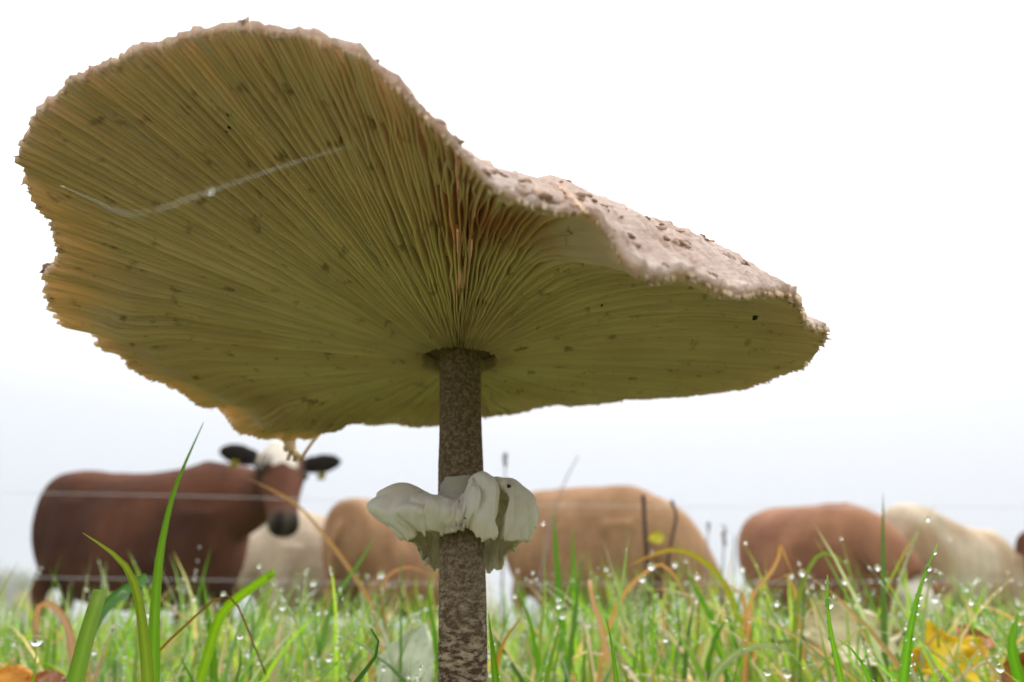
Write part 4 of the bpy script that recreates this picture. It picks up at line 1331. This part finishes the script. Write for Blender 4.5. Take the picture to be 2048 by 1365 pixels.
yl = leaf('leaf', None, P - np.array(st.location), .022, (0, -.9, .4), (-1, 0, -.25), ((.66, .56, .02), (.45, .42, .03)), 0, .4, 15, parent=st)

# ------------------------------------------------------------------ far trees in the mist
def tree(name, label, x, y, H, Wd, colr, seed):
    g = np.random.default_rng(seed)
    z0 = -0.15
    root = empty(name, (x, y, z0)); tag(root, label, 'tree', 'misty trees along the far field edge')
    parts = [tube_path([(0, 0, 0), (.1, 0, H * .3), (0, .1, H * .62), (.05, 0, H * .85)], [H * .035, H * .028, H * .018, H * .006], 16, 10, (0, 1, 0))]
    ends = []
    for i in range(11):
        a = g.uniform(0, 2 * PI); z = H * g.uniform(.28, .7); l = Wd * .5 * g.uniform(.5, .95)
        e_ = np.array([math.cos(a) * l, math.sin(a) * l, z + l * g.uniform(.3, .9)])
        parts.append(tube_path([(0, 0, z), e_ * np.array([.5, .5, 1]) * .55 + np.array([0, 0, z * .45]), e_], [H * .012, H * .008, H * .003], 8, 6, (0, .3, 1)))
        ends.append(e_)
    V, F = merge(parts)
    link('trunk', mesh_from('trunk', V, F, MAT['bark']), root)
    n = 5200
    cl = np.array([e_ for e_ in ends] + [(0, 0, H * .85), (0, 0, H * .6)])
    cpt = cl[g.integers(0, len(cl), n)] + g.normal(0, 1, (n, 3)) * np.array([Wd * .11, Wd * .11, H * .075])
    sz = g.uniform(.09, .2, n) * H / 12
    a = g.normal(0, 1, (n, 3)); a /= np.linalg.norm(a, axis=1)[:, None]
    b = np.cross(a, g.normal(0, 1, (n, 3))); b /= np.linalg.norm(b, axis=1)[:, None]
    Q = np.stack([cpt - a * sz[:, None], cpt + b * sz[:, None] * .6, cpt + a * sz[:, None], cpt - b * sz[:, None] * .6], 1)
    C = np.repeat(np.array(colr)[None] * g.uniform(.6, 1.3, (n, 1)), 4, 0)
    link('crown', mesh_from('crown', Q.reshape(-1, 3), [np.arange(n * 4).reshape(-1, 4)], MAT['leafy'], False, {'col': C}), root)
for i, (px, Y, H, Wd, c, lab) in enumerate([(18, 190, 14.0, 13.0, (.10, .12, .06), 'misty grey-green tree at the far field edge'), (50, 180, 10.5, 9.5, (.42, .28, .05), 'misty yellow autumn tree at the far field edge'),
                                  (-30, 200, 17, 14, (.10, .12, .06), 'tallest misty tree at the far field edge'), (84, 210, 9, 11, (.12, .13, .06), 'low misty tree beside the yellow autumn tree'),
                                  (620, 240, 7, 10, (.12, .13, .06), 'low misty tree far behind the cream cow'), (1450, 240, 8, 12, (.12, .13, .07), 'faint misty tree far behind the gap between two cows')]):
    tree('misty_tree', lab, (px - 1024) / 1592 * Y, Y, H, Wd, c, 200 + i)

# ------------------------------------------------------------------ mist
def haze_box():
    x0, x1, y0, y1, z0, z1 = -330, 330, -60, 330, -1.4, 24
    V = [(x0, y0, z0), (x1, y0, z0), (x1, y1, z0), (x0, y1, z0), (x0, y0, z1), (x1, y0, z1), (x1, y1, z1), (x0, y1, z1)]
    F = [(3, 2, 1, 0), (4, 5, 6, 7), (0, 1, 5, 4), (1, 2, 6, 5), (2, 3, 7, 6), (3, 0, 4, 7)]
    m = M('mist')
    p = m.n('ShaderNodeVolumePrincipled')
    p.inputs['Color'].default_value = (.93, .95, .98, 1)
    p.inputs['Density'].default_value = 0.0011
    m.nt.links.new(p.outputs[0], m.out.inputs['Volume'])
    o = link('haze', mesh_from('haze', V, F, m.m, False))
    tag(o, 'thin pale morning mist over the whole pasture', 'mist', kind='stuff')
USE_HAZE = True
if USE_HAZE:
    haze_box()
